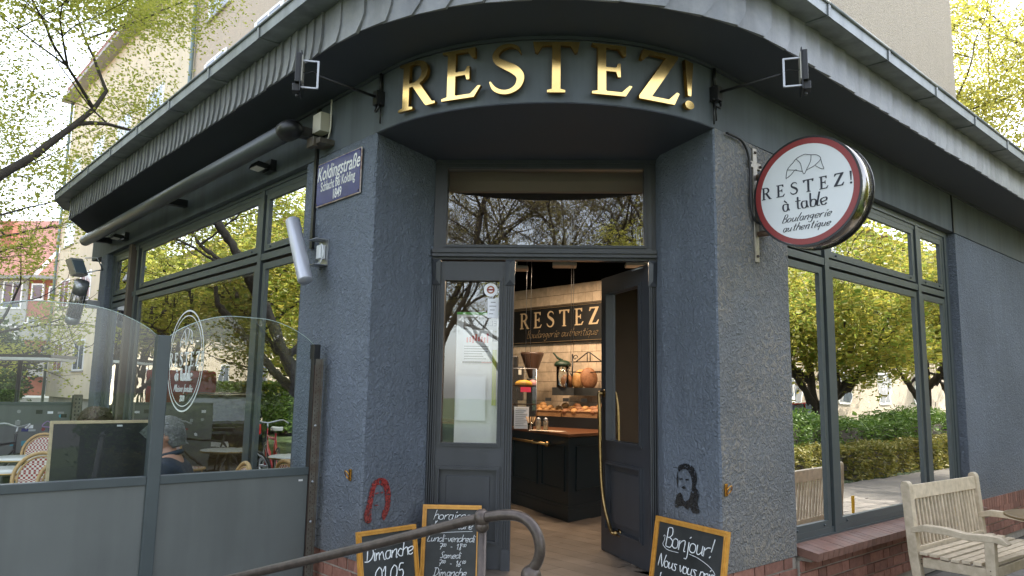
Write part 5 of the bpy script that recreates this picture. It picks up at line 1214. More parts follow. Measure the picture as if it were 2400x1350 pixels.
        for k_ in range(steps):
            f_ = fl-nn_*fl.dot(nn_)*.9; f_ = (f_.normalized()+Vector((rq.uniform(-.2, .2), rq.uniform(-.2, .2), rq.uniform(-.2, .2)))+nn_*.10).normalized(); q = q+f_*sl_
            e_ = Vector((q.x/.0845, (q.y+.004)/.100, q.z/.122)) if q.z > -.03 or hair == 'short' else Vector((9, 9, 9))
            if e_.length < 1: q = Vector((q.x/e_.length, (q.y+.004)/e_.length-.004, q.z/e_.length))
            nn_ = Vector((q.x/.082, q.y/.097, q.z/.119)).normalized(); pts.append(q.copy())
        st.tube([tuple(rot @ v+hc) for v in pts], [.0022, .0024]+[.0018]*(steps-2)+[.0006], 3, cap=False)
    so_ = obj('hair_strands', st, hairmat, hr, fix=False); so_['kind'] = 'stuff'
    # eyes, brows, mouth
    for sx in (-1, 1):
        m = MB(); m.sphere(tuple(hc+rot @ Vector((sx*.030, .080, .012))), (.012, .012, .010), 10, 8); obj('eye', m, M_enamelw, t)
        m = MB(); m.sphere(tuple(hc+rot @ Vector((sx*.030, .0895, .012))), .0052, 8, 6); obj('pupil', m, M_black, t)
        m = MB(); m.tube([tuple(hc+rot @ Vector((sx*a, .090-abs(a-.03)*.25, .030+.003*math.sin(a*90)))) for a in (.014, .024, .034, .046)], .003, 5); obj('eyebrow', m, hairmat, t)
    m = MB(); m.tube([tuple(hc+rot @ Vector((a, .0885-abs(a)*.3, -.058))) for a in (-.022, -.011, 0, .011, .022)], [.002, .004, .0045, .004, .002], 6); obj('mouth', m, mat('lips', (.35, .13, .11), .5), t)
    if glasses:
        m = MB()
        for sx in (-1, 1):
            m.tube([tuple(hc+rot @ Vector((sx*.032+.020*math.cos(a), .103, .010+.015*math.sin(a)))) for a in [2*math.pi*i/14 for i in range(14)]], .0015, 5, closed=True)
            m.tube([tuple(hc+rot @ Vector((sx*.054, .100, .014))), tuple(hc+rot @ Vector((sx*.077, .03, .012))), tuple(hc+rot @ Vector((sx*.079, -.02, .004)))], .0016, 5)
        m.tube([tuple(hc+rot @ Vector((-.012, .104, .012))), tuple(hc+rot @ Vector((.012, .104, .012)))], .0015, 5); obj('glasses', m, M_black, t)
    return t
# man: seen from his left-rear through the glass, facing the woman
mh = Vector(L(1.22, .84, 1.175)); wv = Vector(L(2.15, 1.06, 1.22)); d_ = (wv-mh); d_.z = 0; d_.normalize(); d_ = Vector((-.93, -.25, 0)).normalized()
seated(tuple(mh-d_*.06-Vector((0, 0, mh.z))), (d_.x, d_.y), .46, tuple(mh), 'grey-haired man in glasses and a navy jacket sitting behind the glass screen', M_greyhair, M_navy, M_black_matte, 'short', True, R(-10))
d2 = Vector((.35, -.93, 0)).normalized()
seated(tuple(wv-d2*.08-Vector((0, 0, wv.z))), (d2.x, d2.y), .46, tuple(wv), 'brown-haired woman with a centre parting bowing her head above the dark board', M_brownhair, M_navy, M_black_matte, 'long', False, R(-32))
ih = Vector(L(1.55, -.65, 1.27)); d3 = Vector((.9, -.45, 0)).normalized()
seated(tuple(ih-d3*.08-Vector((0, 0, ih.z))), (d3.x, d3.y), .52, tuple(ih), 'dark-haired person in a burgundy top sitting inside the window behind the screen', M_brownhair, M_dark_cloth, M_black_matte, 'short')
c = dup(ch0, Lt(1.5, -.35), R(-30), 'rattan bistro chair just inside the street window'); c.location.z = FL
c = dup(ch0, Lt(2.4, -.5), R(40), 'red-backed rattan chair further inside the street window'); c.location.z = FL
# end panel with stickers, far terrace post, umbrella-like lamp pole
t = thing('sticker_panel', 'dark grey windbreak panel covered in small stickers at the far end of the terrace', 'panel', L(7.0, 1.0, 0))
def EP(w, d, z): return L(7.0+d, w, z)
m = MB(); m.box((.16, 0, .1), (1.45, .03, 1.23), T=EP); obj('panel_board', m, M_panel, t)
m = MB(); m.box((.14, -.01, 1.23), (1.45, .04, 1.27), T=EP); m.box((.13, -.01, 0), (.17, .04, 1.23), T=EP); obj('panel_frame', m, M_frame, t)
rs = random.Random(12); cols = [M_paper, M_black_matte, M_signred, M_enamel, mat('teal_sticker', (.05, .3, .4), .5), mat('grey_sticker', (.4, .42, .42), .5), M_frosted]
for k in range(30):
    w0 = .24+rs.uniform(0, 1.1); z0 = rs.uniform(.75, 1.17); a, b = rs.uniform(.02, .05), rs.uniform(.012, .03)
    m = MB(); 
    if k % 4 == 0:
        m.add([EP(w0+.022*math.cos(i*.524), -.0008-.0001*k, z0+.022*math.sin(i*.524)) for i in range(12)], [tuple(range(12))])
    else: m.box((w0-a, -.0008-.0001*k, z0-b), (w0+a, -.0002, z0+b), T=EP)
    o = obj('sticker', m, cols[k % 7], t)
m = MB(); m.tube(smooth_pts([EP(.30, -.004, .97), EP(.33, -.004, 1.03), EP(.39, -.004, .98), EP(.44, -.004, 1.03), EP(.50, -.004, .97), EP(.42, -.004, .955), EP(.34, -.004, .96)], 4), .006, 4); obj('spray_tag', m, mat('lilac_spray', (.4, .25, .5), .7), t)
t = thing('perforated_post', 'short perforated steel post at the far pier behind the woman', 'post', L(6.9, .15, 0))
o = polys([[(0, 0), (.10, 0), (.10, 1.37), (0, 1.37)]]+[[(cx+.009*math.cos(2*math.pi*i/8), cz+.012*math.sin(2*math.pi*i/8)) for i in range(8)] for cz in [.06+.05*k for k in range(26)] for cx in (.03, .07)], .002, L(6.85, .21, 0), Vector(L(0, 0, 0))-Vector(L(0, 1, 0)), (0, 0, 1), M_galv, t, (1, 1), 'perforated_flange')
m = MB(); m.box((6.87, .1, 0), (6.89, .22, 1.36), T=L); obj('post_spine', m, M_black, t)
t = thing('shelter_pole', 'thin black pole with a flat white-edged top in front of the beige block', 'pole', L(8.6, .42, 0))
m = MB(); x, y, _ = L(8.6, .55, 0); m.tube([(x, y, 0), (x, y, 1.83)], .03, 8); obj('pole', m, M_black, t)
m = MB(); m.box((x-.55, y-.3, 1.86), (x+.65, y+.3, 1.90)); obj('canopy', m, M_black, t); m = MB(); m.box((x-.53, y-.31, 1.82), (x+.63, y+.29, 1.859)); obj('canopy_edge', m, M_whiteframe, t)
# bicycle
def bicycle(base, ang_, label, fm, saddle):
    t = thing('bicycle', label, 'bicycle', base); ca, sa = math.cos(ang_), math.sin(ang_); bx, by, bz = base
    T = lambda x, y, z: (bx+x*ca-y*sa, by+x*sa+y*ca, bz+z)
    for cx in (-.52, .52):
        m = MB(); m.tube([T(cx+.33*math.cos(a), 0, .345+.33*math.sin(a)) for a in [2*math.pi*i/36 for i in range(36)]], .016, 8, closed=True); w = obj('wheel', m, M_rubber, t)
        m = MB(); m.tube([T(cx+.305*math.cos(a), 0, .345+.305*math.sin(a)) for a in [2*math.pi*i/36 for i in range(36)]], .008, 5, closed=True)
        for k in range(18):
            a = 2*math.pi*k/18; m.tube([T(cx, .01*(-1)**k, .345), T(cx+.3*math.cos(a), 0, .345+.3*math.sin(a))], .0015, 3)
        m.tube([T(cx, -.05, .345), T(cx, .05, .345)], .02, 8); obj('rim', m, M_steel, w)
    m = MB()
    for a, b in (((-.12, .30), (-.25, .86)), ((-.12, .30), (.36, .72)), ((-.22, .76), (.36, .80)), ((-.12, .30), (-.52, .345)), ((-.22, .76), (-.52, .345)), ((.36, .68), (.36, .90)), ((.36, .70), (.52, .345))):
        m.tube([T(a[0], 0, a[1]), T(b[0], 0, b[1])], .015, 8)
    obj('frame', m, fm, t)
    m = MB(); m.prism(smooth_pts([(-.38, -.07), (-.38, .07), (-.25, .06), (-.10, .02), (-.08, 0), (-.10, -.02), (-.25, -.06)], 3, True), .90, .95, T=T); obj('saddle', m, saddle, t, bevel=.012)
    m = MB(); m.tube(smooth_pts([T(.25, -.28, .98), T(.36, -.2, 1.02), T(.38, 0, .98), T(.36, .2, 1.02), T(.25, .28, .98)], 4), .012, 8); m.tube([T(.36, 0, .9), T(.38, 0, .98)], .014, 8); obj('handlebar', m, M_steel, t)
    m = MB(); m.tube([T(-.12, -.09, .3), T(-.12, .09, .3)], .02, 8); m.lathe([(0, 0), (.09, 0), (.09, .005), (0, .005)], (0, 0, 0), 20, T=lambda x, y, z: T(-.12+x, .05+z, .3+y)); obj('crank', m, M_black, t)
    return t
bicycle(L(6.4, 2.1, 0), R(150), 'red bicycle with a pale saddle parked at the terrace edge, seen mirrored in the window', mat('red_bike', (.4, .03, .03), .3), mat('pale_saddle', (.6, .58, .5), .5))
bicycle(L(6.4, 1.15, 0), R(75), 'black bicycle in front of the sticker panel at the far left', M_black, M_black)
bicycle((.3, -1.2, 0), R(10), 'grey city bicycle parked behind the viewer, mirrored in the door glass', M_steel, M_black)

# ================================================================ HAND RAIL, CHALKBOARDS, BENCH, TABLE
t = thing('hand_rail', 'worn brown iron hand rail with a curled end, in front of the door', 'railing', (-.3, 3.0, 0))
rp_ = [(-1.9, 3.77, .477), (-1.367, 3.474, .651), (-.622, 3.059, .9), (-.281, 2.868, 1.021), (-.206, 2.826, 1.043), (-.134, 2.786, 1.06), (-.079, 2.755, 1.063), (-.040, 2.734, 1.046), (-.012, 2.718, 1.012), (.0, 2.711, .963), (-.008, 2.716, .919), (-.029, 2.727, .885)]
m = MB(); m.tube(rp_[:4]+smooth_pts(rp_[4:], 4), .0192, 14); obj('top_rail', m, M_rust, t)
m = MB(); m.sphere((-.031, 2.728, .868), .036, 16, 10); obj('rail_ball', m, M_rust, t)
m = MB(); m.tube([(-.213, 2.83, 0), (-.213, 2.83, 1.02)], .0165, 12); obj('rail_post', m, M_rust, t)
m = MB(); dd = (Vector(rp_[5])-Vector(rp_[3])).normalized(); c = Vector(rp_[4])-dd*.01
m.tube([c-dd*.02, c-dd*.010, c+dd*.010, c+dd*.02], [.024, .032, .032, .024], 16); m.sphere(tuple(c+Vector((0, 0, -.03))), .026, 12, 8); obj('collar', m, M_rust, t)
m = MB(); m.tube([(-1.85, 3.75, 0), (-1.85, 3.75, .47)], .0205, 12); obj('rail_post', m, M_rust, t)

def chalkboard(A, B, hgt, lean, label, fw_=.028):
    A, B = Vector(A), Vector(B); xd = (B-A); W_ = xd.length; xd.normalize(); n = Vector((xd.y, -xd.x, 0)).normalized()
    yd = (Vector((0, 0, 1))*math.cos(lean)-n*math.sin(lean)); nn = xd.cross(yd); nn = nn if nn.dot(n) > 0 else -nn
    top = A
    def T(x, d, y): v = top+xd*x+yd*(y-hgt)+nn*d; return tuple(v)
    t = thing('chalkboard', label, 'chalkboard', T(W_/2, 0, 0), 'gold-framed chalkboards by the entrance')
    for (a, b) in (((0, 0), (W_, fw_)), ((0, hgt-fw_), (W_, hgt)), ((0, fw_), (fw_, hgt-fw_)), ((W_-fw_, fw_), (W_, hgt-fw_))):
        m = MB(); m.box((a[0], -.012, a[1]), (b[0], .010, b[1]), T=T)
        hz = (b[0]-a[0]) > (b[1]-a[1])
        for f0, f1, o in ((.18, .42, .017), (.62, .82, .013)):
            if hz: 
                y0, y1 = (a[1]+(b[1]-a[1])*f0, a[1]+(b[1]-a[1])*f1); y0, y1 = (y0, y1) if a[1] > .01 else (a[1]+b[1]-y1, a[1]+b[1]-y0)
                if a[1] > .01: y0, y1 = a[1]+(b[1]-a[1])*(1-f1), a[1]+(b[1]-a[1])*(1-f0)
                else: y0, y1 = a[1]+(b[1]-a[1])*f0, a[1]+(b[1]-a[1])*f1
                m.box((a[0]+(fw_*f0), .010, y0), (b[0]-fw_*f0, o, y1), T=T)
            else:
                if a[0] < .01: x0, x1 = a[0]+(b[0]-a[0])*f0, a[0]+(b[0]-a[0])*f1
                else: x0, x1 = a[0]+(b[0]-a[0])*(1-f1), a[0]+(b[0]-a[0])*(1-f0)
                m.box((x0, .010, a[1]), (x1, o+.0007, b[1]), T=T)
        obj('frame_side', m, M_gold, t)
    m = MB(); m.box((fw_-.002, -.008, fw_-.002), (W_-fw_+.002, .0, hgt-fw_+.002), T=T); obj('board', m, M_chalkboard, t)
    return t, T, xd, yd, W_
t, T_, xd, yd, W_ = chalkboard((-1.108, 4.552, .66), (-.818, 4.884, .66), .50, R(10), 'gold-framed chalkboard reading Dimanche 01.05. leaning at the left pier')
m = MB(); handwrite(m, 'Dimanche', .085, T_(W_*.52, .002, .325), xd, yd, r=.0034, slant=.15, center=True, track=.03); handwrite(m, '01.05.', .085, T_(W_*.53, .002, .195), xd, yd, r=.0036, slant=.1, center=True, track=.10); obj('chalk_writing', m, M_chalk, t)
t, T_, xd, yd, W_ = chalkboard((-.822, 5.20, .735), (-.425, 5.215, .735), .56, R(8), 'gold-framed chalkboard of opening hours leaning on the closed door leaf')
m = MB()
for txt, h, yy in (('horaires', .062, .465), ("d'ouverture", .052, .405), ('Lundi-vendredi', .045, .325), ('7°°- 18°°'.replace('°', '0'), .036, .275), ('Samedi', .040, .220), ('700 - 1600', .036, .170), ('Dimanche', .048, .110), ('800 - 1400', .036, .055)):
    if '00' in txt:
        a, b = txt.replace(' ', '').split('-'); x = .12; base = lambda xx, y2: Vector(T_(xx, .002, y2))
        handwrite(m, a[:-2], h, base(x, yy), xd, yd, r=.0019, slant=.2); handwrite(m, '00', h*.5, base(x+.025+.015*(len(a)-3), yy+h*.5), xd, yd, r=.0015, slant=.2)
        handwrite(m, '-', h, base(x+.075, yy), xd, yd, r=.0019); handwrite(m, b[:-2], h, base(x+.115, yy), xd, yd, r=.0019, slant=.2); handwrite(m, '00', h*.5, base(x+.115+.022*len(b[:-2]), yy+h*.5), xd, yd, r=.0015, slant=.2)
    else: handwrite(m, txt, h, Vector(T_(W_*.5, .002, yy)), xd, yd, r=.0022 if h > .045 else .002, slant=.25, center=True, track=.07)
m.tube(smooth_pts([T_(.12, .002, .43), T_(.06, .002, .40), T_(.07, .002, .375), T_(.2, .002, .385), T_(.34, .002, .392)], 5), .0015, 4); obj('chalk_writing', m, M_chalk, t)
t, T_, xd, yd, W_ = chalkboard((.750, 5.214, .70), (1.098, 4.661, .70), .53, R(9), 'gold-framed chalkboard reading Bonjour leaning at the right pier', .032)
m = MB(); handwrite(m, 'Bonjour!', .115, T_(W_*.50, .002, .355), xd, yd, r=.0034, slant=.1, center=True, track=.03); handwrite(m, 'Nous vous prion', .078, T_(.065, .002, .225), xd, yd, r=.0032, slant=.15, track=.03); handwrite(m, 'de con', .078, T_(.05, .002, .11), xd, yd, r=.0032, slant=.15, track=.04)
m.tube(smooth_pts([T_(.085, .002, .41), T_(.10, .002, .42), T_(.10, .002, .39), T_(.09, .002, .36), T_(.14, .002, .335), T_(.24, .002, .335)], 5), .0018, 4)
m.tube(smooth_pts([T_(.34, .002, .345), T_(.42, .002, .335), T_(.52, .002, .305), T_(.57, .002, .27), T_(.54, .002, .25), T_(.5, .002, .26)], 5), .0018, 4); obj('chalk_writing', m, M_chalk, t)

# ---- bench
b0 = Vector(Rr(1.74, .385, 0)); bu = Vector((S, S, 0)); bu = Matrix.Rotation(R(-3), 3, 'Z') @ bu; bo = Vector((bu.y, -bu.x, 0))
def BN(u, o, z): v = b0+bu*u+bo*o; return (v.x, v.y, z)
bt = thing('wooden_bench', 'weathered pale teak garden bench with slatted back against the right wall', 'bench', BN(.65, .3, 0))
BW = 1.28
def wood(name, mb, bev=.004): return obj(name, mb, M_teak, bt, bevel=bev)
for u in (0, BW-.06):
    m = MB(); n = 7
    prof = [(.085, 0), (.03, .42), (.0, .88), (.005, .900), (.02, .912), (.04, .912), (.055, .900), (.062, .88), (.095, .42), (.14, 0)]
    m.prism(prof, u, u+.06, T=lambda o, z, uu: BN(uu, o-.02, z)); wood('back_post', m)
    m = MB(); m.box((u, .50, 0), (u+.06, .56, .585), T=BN); wood('front_leg', m)
    m = MB(); arm = [(.04, .60), (.12, .625), (.25, .625), (.40, .605), (.52, .615), (.60, .610), (.645, .575), (.635, .560), (.56, .575), (.42, .562), (.25, .578), (.12, .578), (.04, .562)]
    m.prism(arm, u-.004, u+.064, T=lambda o, z, uu: BN(uu, o, z)); wood('armrest', m)
    m = MB(); m.box((u+.012, .10, .335), (u+.048, .50, .40), T=BN); wood('side_rail', m)
m = MB(); m.prism([(.008, .78), (.0, .88), (.028, .885), (.036, .785)], .06, BW-.06, T=lambda o, z, uu: BN(uu, o, z)); wood('top_rail', m)
m = MB(); m.box((.06, .035, .415), (BW-.06, .065, .465), T=BN); wood('lower_rail', m)
for k in range(19):
    u = .085+k*(BW-.195)/18
    m = MB(); m.prism([(.043, .465), (.012, .785), (.026, .785), (.057, .465)], u, u+.026, T=lambda o, z, uu: BN(uu, o, z)); wood('back_slat', m, .002)
for k in range(7):
    o = .085+k*.068
    m = MB(); zz = .412+.012*math.cos(k/6*math.pi*2)*.6-(.004 if k > 4 else 0); m.box((.0 if k < 6 else .06, o, zz), (BW if k < 6 else BW-.06, o+.052, zz+.020), T=BN); wood('seat_slat', m, .002)
m = MB(); m.box((.06, .525, .34), (BW-.06, .548, .405), T=BN); wood('front_rail', m)
m = MB()
for z in (.36, .39): m.tube([BN(-.003, .12-.02, z), BN(.0, .10, z)], .004, 6); m.tube([BN(-.003, .53, z), BN(.0, .53, z)], .004, 6)
obj('screw', m, M_rust, bt)
# yellow tag and round table
tg = thing('yellow_tag', 'small yellow plastic marker standing behind the bench seat by the bricks', 'marker', Rr(3.2, .35, .44))
def YT(a, b, z): return Rr(2.93+a, .33+b, z)
m = MB(); m.box((-.022, -.006, .47), (.022, .006, .62), T=YT); obj('marker_body', m, M_yellow, tg, bevel=.002)
m = MB(); m.box((-.012, .006, .50), (-.002, .0068, .58), T=YT); m.box((.003, .006, .53), (.008, .0068, .60), T=YT); obj('printed_lines', m, M_black, tg)
m = MB(); m.tube([YT(0, 0, .30), YT(0, 0, .47)], .006, 6); obj('marker_pin', m, M_black, tg)
t = thing('garden_table', 'round slate-topped garden table cut off at the right edge beside the bench', 'table', (3.48, 5.23, 0))
m = MB(); m.lathe([(0, 0), (.37, 0), (.37, .012), (0, .012)], (3.46, 5.26, .732), 40); obj('table_top', m, mat('slate_top', (.13, .14, .15), .35, col2=(.22, .22, .22), var=.1, vscale=10), t)
m = MB(); m.lathe([(.371, -.004), (.385, 0), (.385, .014), (.371, .016)], (3.46, 5.26, .732), 40); obj('rim', m, mat('bronze_rim', (.20, .14, .07), .4, .4), t)
m = MB(); m.tube([(3.46, 5.26, .02), (3.46, 5.26, .73)], .03, 10); m.lathe([(.25, 0), (.25, .02), (.04, .04)], (3.46, 5.26, 0), 20); obj('pedestal', m, M_black, t)
# ================================================================ GROUND
gr = tag(obj('ground', MB().box((-150, -150, -.30), (150, 150, -.16)), M_lawn), kind='structure')
pv = tag(obj('pavement', MB().prism([(-40, 45), (-40, 41), (-3.5, 3.2), (0, .9), (3.5, 3.2), (46, 46), (40, 60), (-40, 60)], -.16, -.004) if False else MB().prism([L(60, 3.4, 0)[:2], L(0, 3.4, 0)[:2], (0, -.9), Rr(0, 3.4, 0)[:2], Rr(60, 3.4, 0)[:2], Rr(60, -6, 0)[:2], L(60, -6, 0)[:2]], -.16, -.012), M_pavejoint), kind='structure')
PVM = MB().box((-.148, -.098, -.011), (.148, .098, 0)).mesh('paving_stone', [M_pave])
n_ = 0; rg = random.Random(2)
for i in range(22):
    for j in range(12):
        u = 1.2+i*.302+(.15 if j % 2 else 0); o = .15+j*.202
        if n_ < 290: q = bpy.data.objects.new('paving_stone', PVM); link(q, pv, Rr(u, o, rg.uniform(-.002, .001))); q.rotation_euler = (rg.uniform(-.004, .004), rg.uniform(-.004, .004), R(45)); n_ += 1
tag(obj('lawn', MB().prism([Rr(3, 6, 0)[:2], Rr(60, 6, 0)[:2], Rr(60, 3.5, 0)[:2], Rr(3, 3.5, 0)[:2]], -.15, -.003), M_lawn), kind='structure')
tag(obj('street', MB().prism([(-60, -6), (60, -6), (60, -14), (-60, -14)], -.158, -.152), M_asphalt), kind='structure')

# ================================================================ BEIGE BLOCK BEHIND
tb = thing('apartment_block', 'tall beige rendered apartment block rising behind the cafe with white windows', 'building', G(9, 20, 0))
def Lw(a, b, z): return G(a, b, z)
bb = MB(); bb.box((8.0, 25.0, .9), (16, 43.02, 15.95), T=G); obj('wall', bb, M_beige, tb)
obj('wall', MB().box((8.02, 4.0, 4.0), (13.65, 25.0, 15.95), T=G), M_brownrender, tb)
obj('base_wall', MB().box((8.15, 25.0, 0), (15.9, 42.9, .9), T=G), M_concrete, tb)
obj('roof', MB().box((7.45, 3.6, 15.95), (14.2, 43.4, 16.1), T=G), mat('roof_edge', (.30, .29, .27), .6), tb)
obj('roof', MB().box((7.6, 4.0, 16.1), (14, 43, 16.6), T=G), M_rooftile, tb)
for b in (24.95, 43.0):
    m = MB(); m.tube([G(7.9, b, .3), G(7.9, b, 15.9)], .07, 8); obj('downpipe', m, mat('green_zinc', (.20, .26, .25), .5, .3), tb)
def bwin(b0, b1, z0, z1, wallname=None):
    m = MB(); fr = .07; rec = .16
    # reveal lining (pale), frame, mullion
    m.box((7.985, b0-.03, z0), (8.03, b0+.16, z1), T=G); m.box((7.985, b1-.16, z0), (8.03, b1+.03, z1), T=G); m.box((7.985, b0+.16, z1-.05), (8.03, b1-.16, z1+.03), T=G); m.box((7.985, b0+.16, z0-.02), (8.03, b1-.16, z0+.05), T=G)
    mid = b0+.16+(b1-b0-.32)*.5; m.box((7.987, mid-.05, z0+.05), (8.02, mid+.05, z1-.05), T=G)
    w = obj('window', m, M_whiteframe, tb)
    obj('pane', MB().box((7.992, b0+.16, z0+.05), (7.996, b1-.16, z1-.05), T=G), M_farglass, w)
    obj('curtain', MB().box((7.989, b0+.18, z0+.06), (7.9905, mid-.06, z1-.06), T=G), M_curtain, w) if (int(b0*3+z0) % 3 == 0) else None
    obj('sill', MB().box((7.93, b0-.08, z0-.07), (8.03, b1+.08, z0-.02), T=G), M_concrete, w)
for z0 in (2.1, 5.12, 8.15, 11.2):
    for b in (40.1, 36.05, 32.0, 28.0): bwin(b, b+1.95, z0, z0+1.32)
for z0 in (10.35, 13.3, 7.4):
    for b in (22.0, 18.1, 14.6, 10.9, 7.2): bwin(b+.1-.0, b+1.9, z0, z0+1.45)
# ================================================================ RED BRICK HOUSE FAR LEFT
rh = thing('brick_house', 'red brick house with tiled roof, white windows and grey balconies in the far left gap', 'house', (-42, 60, 0))
def RH(x, y, z): return (x, 56+y, z)
obj('wall', MB().box((-60, 0, 0), (-37.0, 10, 9.9), T=RH), M_redhouse, rh); obj('stair_bay', MB().box((-43.0, -.12, 0), (-40.6, 0, 9.75), T=RH), M_concrete, rh)
m = MB(); m.prism([(-.8, 9.75), (5.2, 15.4), (11, 9.75)], -61, -36.5, T=lambda y, z, x: RH(x, y, z)); rf = obj('roof', m, M_rooftile, rh)
obj('ridge_strip', MB().prism([(-.9, 9.85), (5.1, 15.5), (5.2, 15.35), (-.8, 9.7)], -39.75, -39.5, T=lambda y, z, x: RH(x, y, z)), M_whiteframe, rf)
obj('eaves_band', MB().box((-60, -.85, 9.5), (-36.4, .0, 9.75), T=RH), M_concrete, rh)
m = MB(); m.box((-44.9, 2.0, 12.5), (-44.0, 2.9, 14.6), T=RH); obj('chimney', m, M_redhouse, rf)
def hw(x0, x1, z0, z1, mull=True):
    m = MB(); f = .12; y0, y1 = -.2, -.05
    m.box((x0, y0, z0), (x0+f, y1, z1), T=RH); m.box((x1-f, y0, z0), (x1, y1, z1), T=RH); m.box((x0+f, y0, z0), (x1-f, y1, z0+f), T=RH); m.box((x0+f, y0, z1-f), (x1-f, y1, z1), T=RH)
    if mull: m.box(((x0+x1)/2-.05, y0, z0+f), ((x0+x1)/2+.05, y1, z1-f), T=RH)
    w = obj('window', m, M_whiteframe, rh); obj('pane', MB().box((x0+f, -.14, z0+f), (x1-f, -.13, z1-f), T=RH), M_farglass, w)
hw(-40.3, -39.3, 7.9, 9.2, False); hw(-38.9, -37.6, 7.8, 9.0); hw(-42.6, -41.0, 7.2, 9.4); hw(-42.7, -41.2, 3.4, 6.0); hw(-40.4, -39.5, 5.2, 6.6, False); hw(-40.4, -39.3, 3.1, 3.9, False)
for x in (-46.6, -49.5, -52.5): hw(x, x+1.5, 7.7, 9.1); hw(x, x+1.5, 4.8, 6.2)
for z in (4.75, 2.0, -.7):
    obj('balcony', MB().box((-39.6, -1.6, z), (-36.5, -.2, z+1.15), T=RH), M_concrete, rh); obj('balcony_edge', MB().box((-39.65, -1.65, z+1.15), (-36.5, -.2, z+1.3), T=RH), M_whiteframe, rh)
hw(-39.0, -37.0, 3.2, 4.4); hw(-38.6, -37.2, .55, 1.9)
# ================================================================ BUILDINGS ACROSS THE STREET (seen only mirrored)
def plain_block(name, T, label, w, d, h, wallm, nx, nz, roofh=2.5, face=0):
    t = thing(name, label, 'building', T(w/2, d/2, 0))
    obj('wall', MB().box((0, 0, 0), (w, d, h), T=T), wallm, t)
    m = MB(); m.prism([(-.5, h), (d/2, h+roofh), (d+.5, h)], -.4, w+.4, T=lambda y, z, x: T(x, y, z)); obj('roof', m, M_rooftile, t)
    for i in range(nx):
        for j in range(nz):
            x0 = (i+.5)*w/nx-.65; z0 = 1.2+j*2.9
            mm = MB(); mm.box((x0, -.04, z0), (x0+1.3, .02, z0+1.5), T=T); w_ = obj('window', mm, M_whiteframe, t)
            m = MB(); m.box((x0+.1, -.05, z0+.1), (x0+.6, -.045, z0+1.4), T=T); m.box((x0+.7, -.05, z0+.1), (x0+1.2, -.045, z0+1.4), T=T); obj('pane', m, M_farglass, w_)
    return t
plain_block('apartment_block', lambda x, y, z: Rr(14+x, 12.5+y, z), 'brown rendered block across the street, mirrored in the right window', 90, 10, 9.5, M_brownrender, 20, 3)
plain_block('apartment_block', lambda x, y, z: L(16+x, 13+y, z), 'pale block across the street, mirrored in the left window', 90, 10, 9.5, M_brownrender, 20, 3)

# ================================================================ CARS (mirrored in the windows)
def car(base, ang_, label, body, roofm=None):
    t = thing('parked_car', label, 'car', base, 'cars parked across the street'); ca, sa = math.cos(ang_), math.sin(ang_); bx, by, bz = base
    T = lambda x, y, z: (bx+x*ca-y*sa, by+x*sa+y*ca, bz+z)
    side = [(-2.05, .35), (-2.1, .75), (-1.95, .98), (-1.0, 1.02), (.95, .98), (1.75, .86), (2.05, .68), (2.1, .38), (1.75, .25), (-1.75, .25)]
    m = MB(); m.prism(side, -.86, .86, T=lambda x, z, y: T(x, y, z)); obj('body', m, body, t, bevel=.05)
    m = MB(); vs = [T(x, y, z) for x, y, z in ((-1.85, -.78, .98), (-1.85, .78, .98), (1.0, .78, .98), (1.0, -.78, .98), (-1.45, -.60, 1.46), (-1.45, .60, 1.46), (.25, .60, 1.46), (.25, -.60, 1.46))]
    m.add(vs, [(0, 3, 7, 4), (1, 5, 6, 2), (0, 4, 5, 1), (3, 2, 6, 7), (4, 7, 6, 5)]); obj('windows', m, M_farglass, t, bevel=.03)
    m = MB(); m.box((-1.5, -.62, 1.445), (.3, .62, 1.49), T=T)
    for x0, x1 in ((-1.85, -1.45), (-.55, -.5), (1.0, .25)):
        for y in (-1, 1): m.tube([T(x0, y*.79, .98), T(x1, y*.61, 1.46)], .03, 6)
    obj('roof', m, roofm or body, t, bevel=.015)
    for x in (-1.3, 1.3):
        for y in (-.80, .80):
            m = MB(); m.lathe([(.0, -.09), (.29, -.09), (.32, -.06), (.32, .06), (.29, .09), (0, .09)], (0, 0, 0), 24, T=lambda a, b, c: T(x+a, y+c, .32+b)); w = obj('wheel', m, M_rubber, t)
            m = MB(); m.lathe([(0, -.095), (.20, -.095), (.21, -.06), (.21, .06), (.20, .095), (0, .095)], (0, 0, 0), 14, T=lambda a, b, c: T(x+a, y+c, .32+b)); obj('rim', m, M_steel, w)
    for y in (-.68, .68):
        m = MB(); m.box((-2.12, y-.14, .72), (-1.98, y+.14, .92), T=T); obj('tail_light', m, M_tail, t, bevel=.02)
        m = MB(); m.box((1.95, y-.16, .60), (2.12, y+.14, .74), T=T); obj('headlight', m, M_lampglass, t, bevel=.02)
    m = MB(); m.box((-2.125, -.26, .5), (-2.11, .26, .6), T=T); obj('number_plate', m, M_enamelw, t)
    return t
car((-12.6, 10.9, -.15), R(160), 'black hatchback with red tail lights, mirrored in the left window', M_carblack)
car((-16.5, 13.0, -.15), R(150), 'dark estate car parked behind the black hatchback', mat('grey_car', (.12, .14, .14), .2, .5))
car(Rr(17, 8.2, -.15), R(45), 'pale car with a red roof beyond the hedge, mirrored in the right window', M_carwhite, M_carred)
car(Rr(10.5, 8.3, -.15), R(45), 'silver car beyond the hedge, mirrored in the right window', mat('silver_car', (.4, .42, .44), .2, .6))
t = thing('red_van', 'red van with a white roof line, mirrored in the left window', 'van', (-19.5, 15.5, -.15))
m = MB(); a_ = R(150)
VT = lambda x, y, z: (-19.5+x*math.cos(a_)-y*math.sin(a_), 15.5+x*math.sin(a_)+y*math.cos(a_), z-.15)
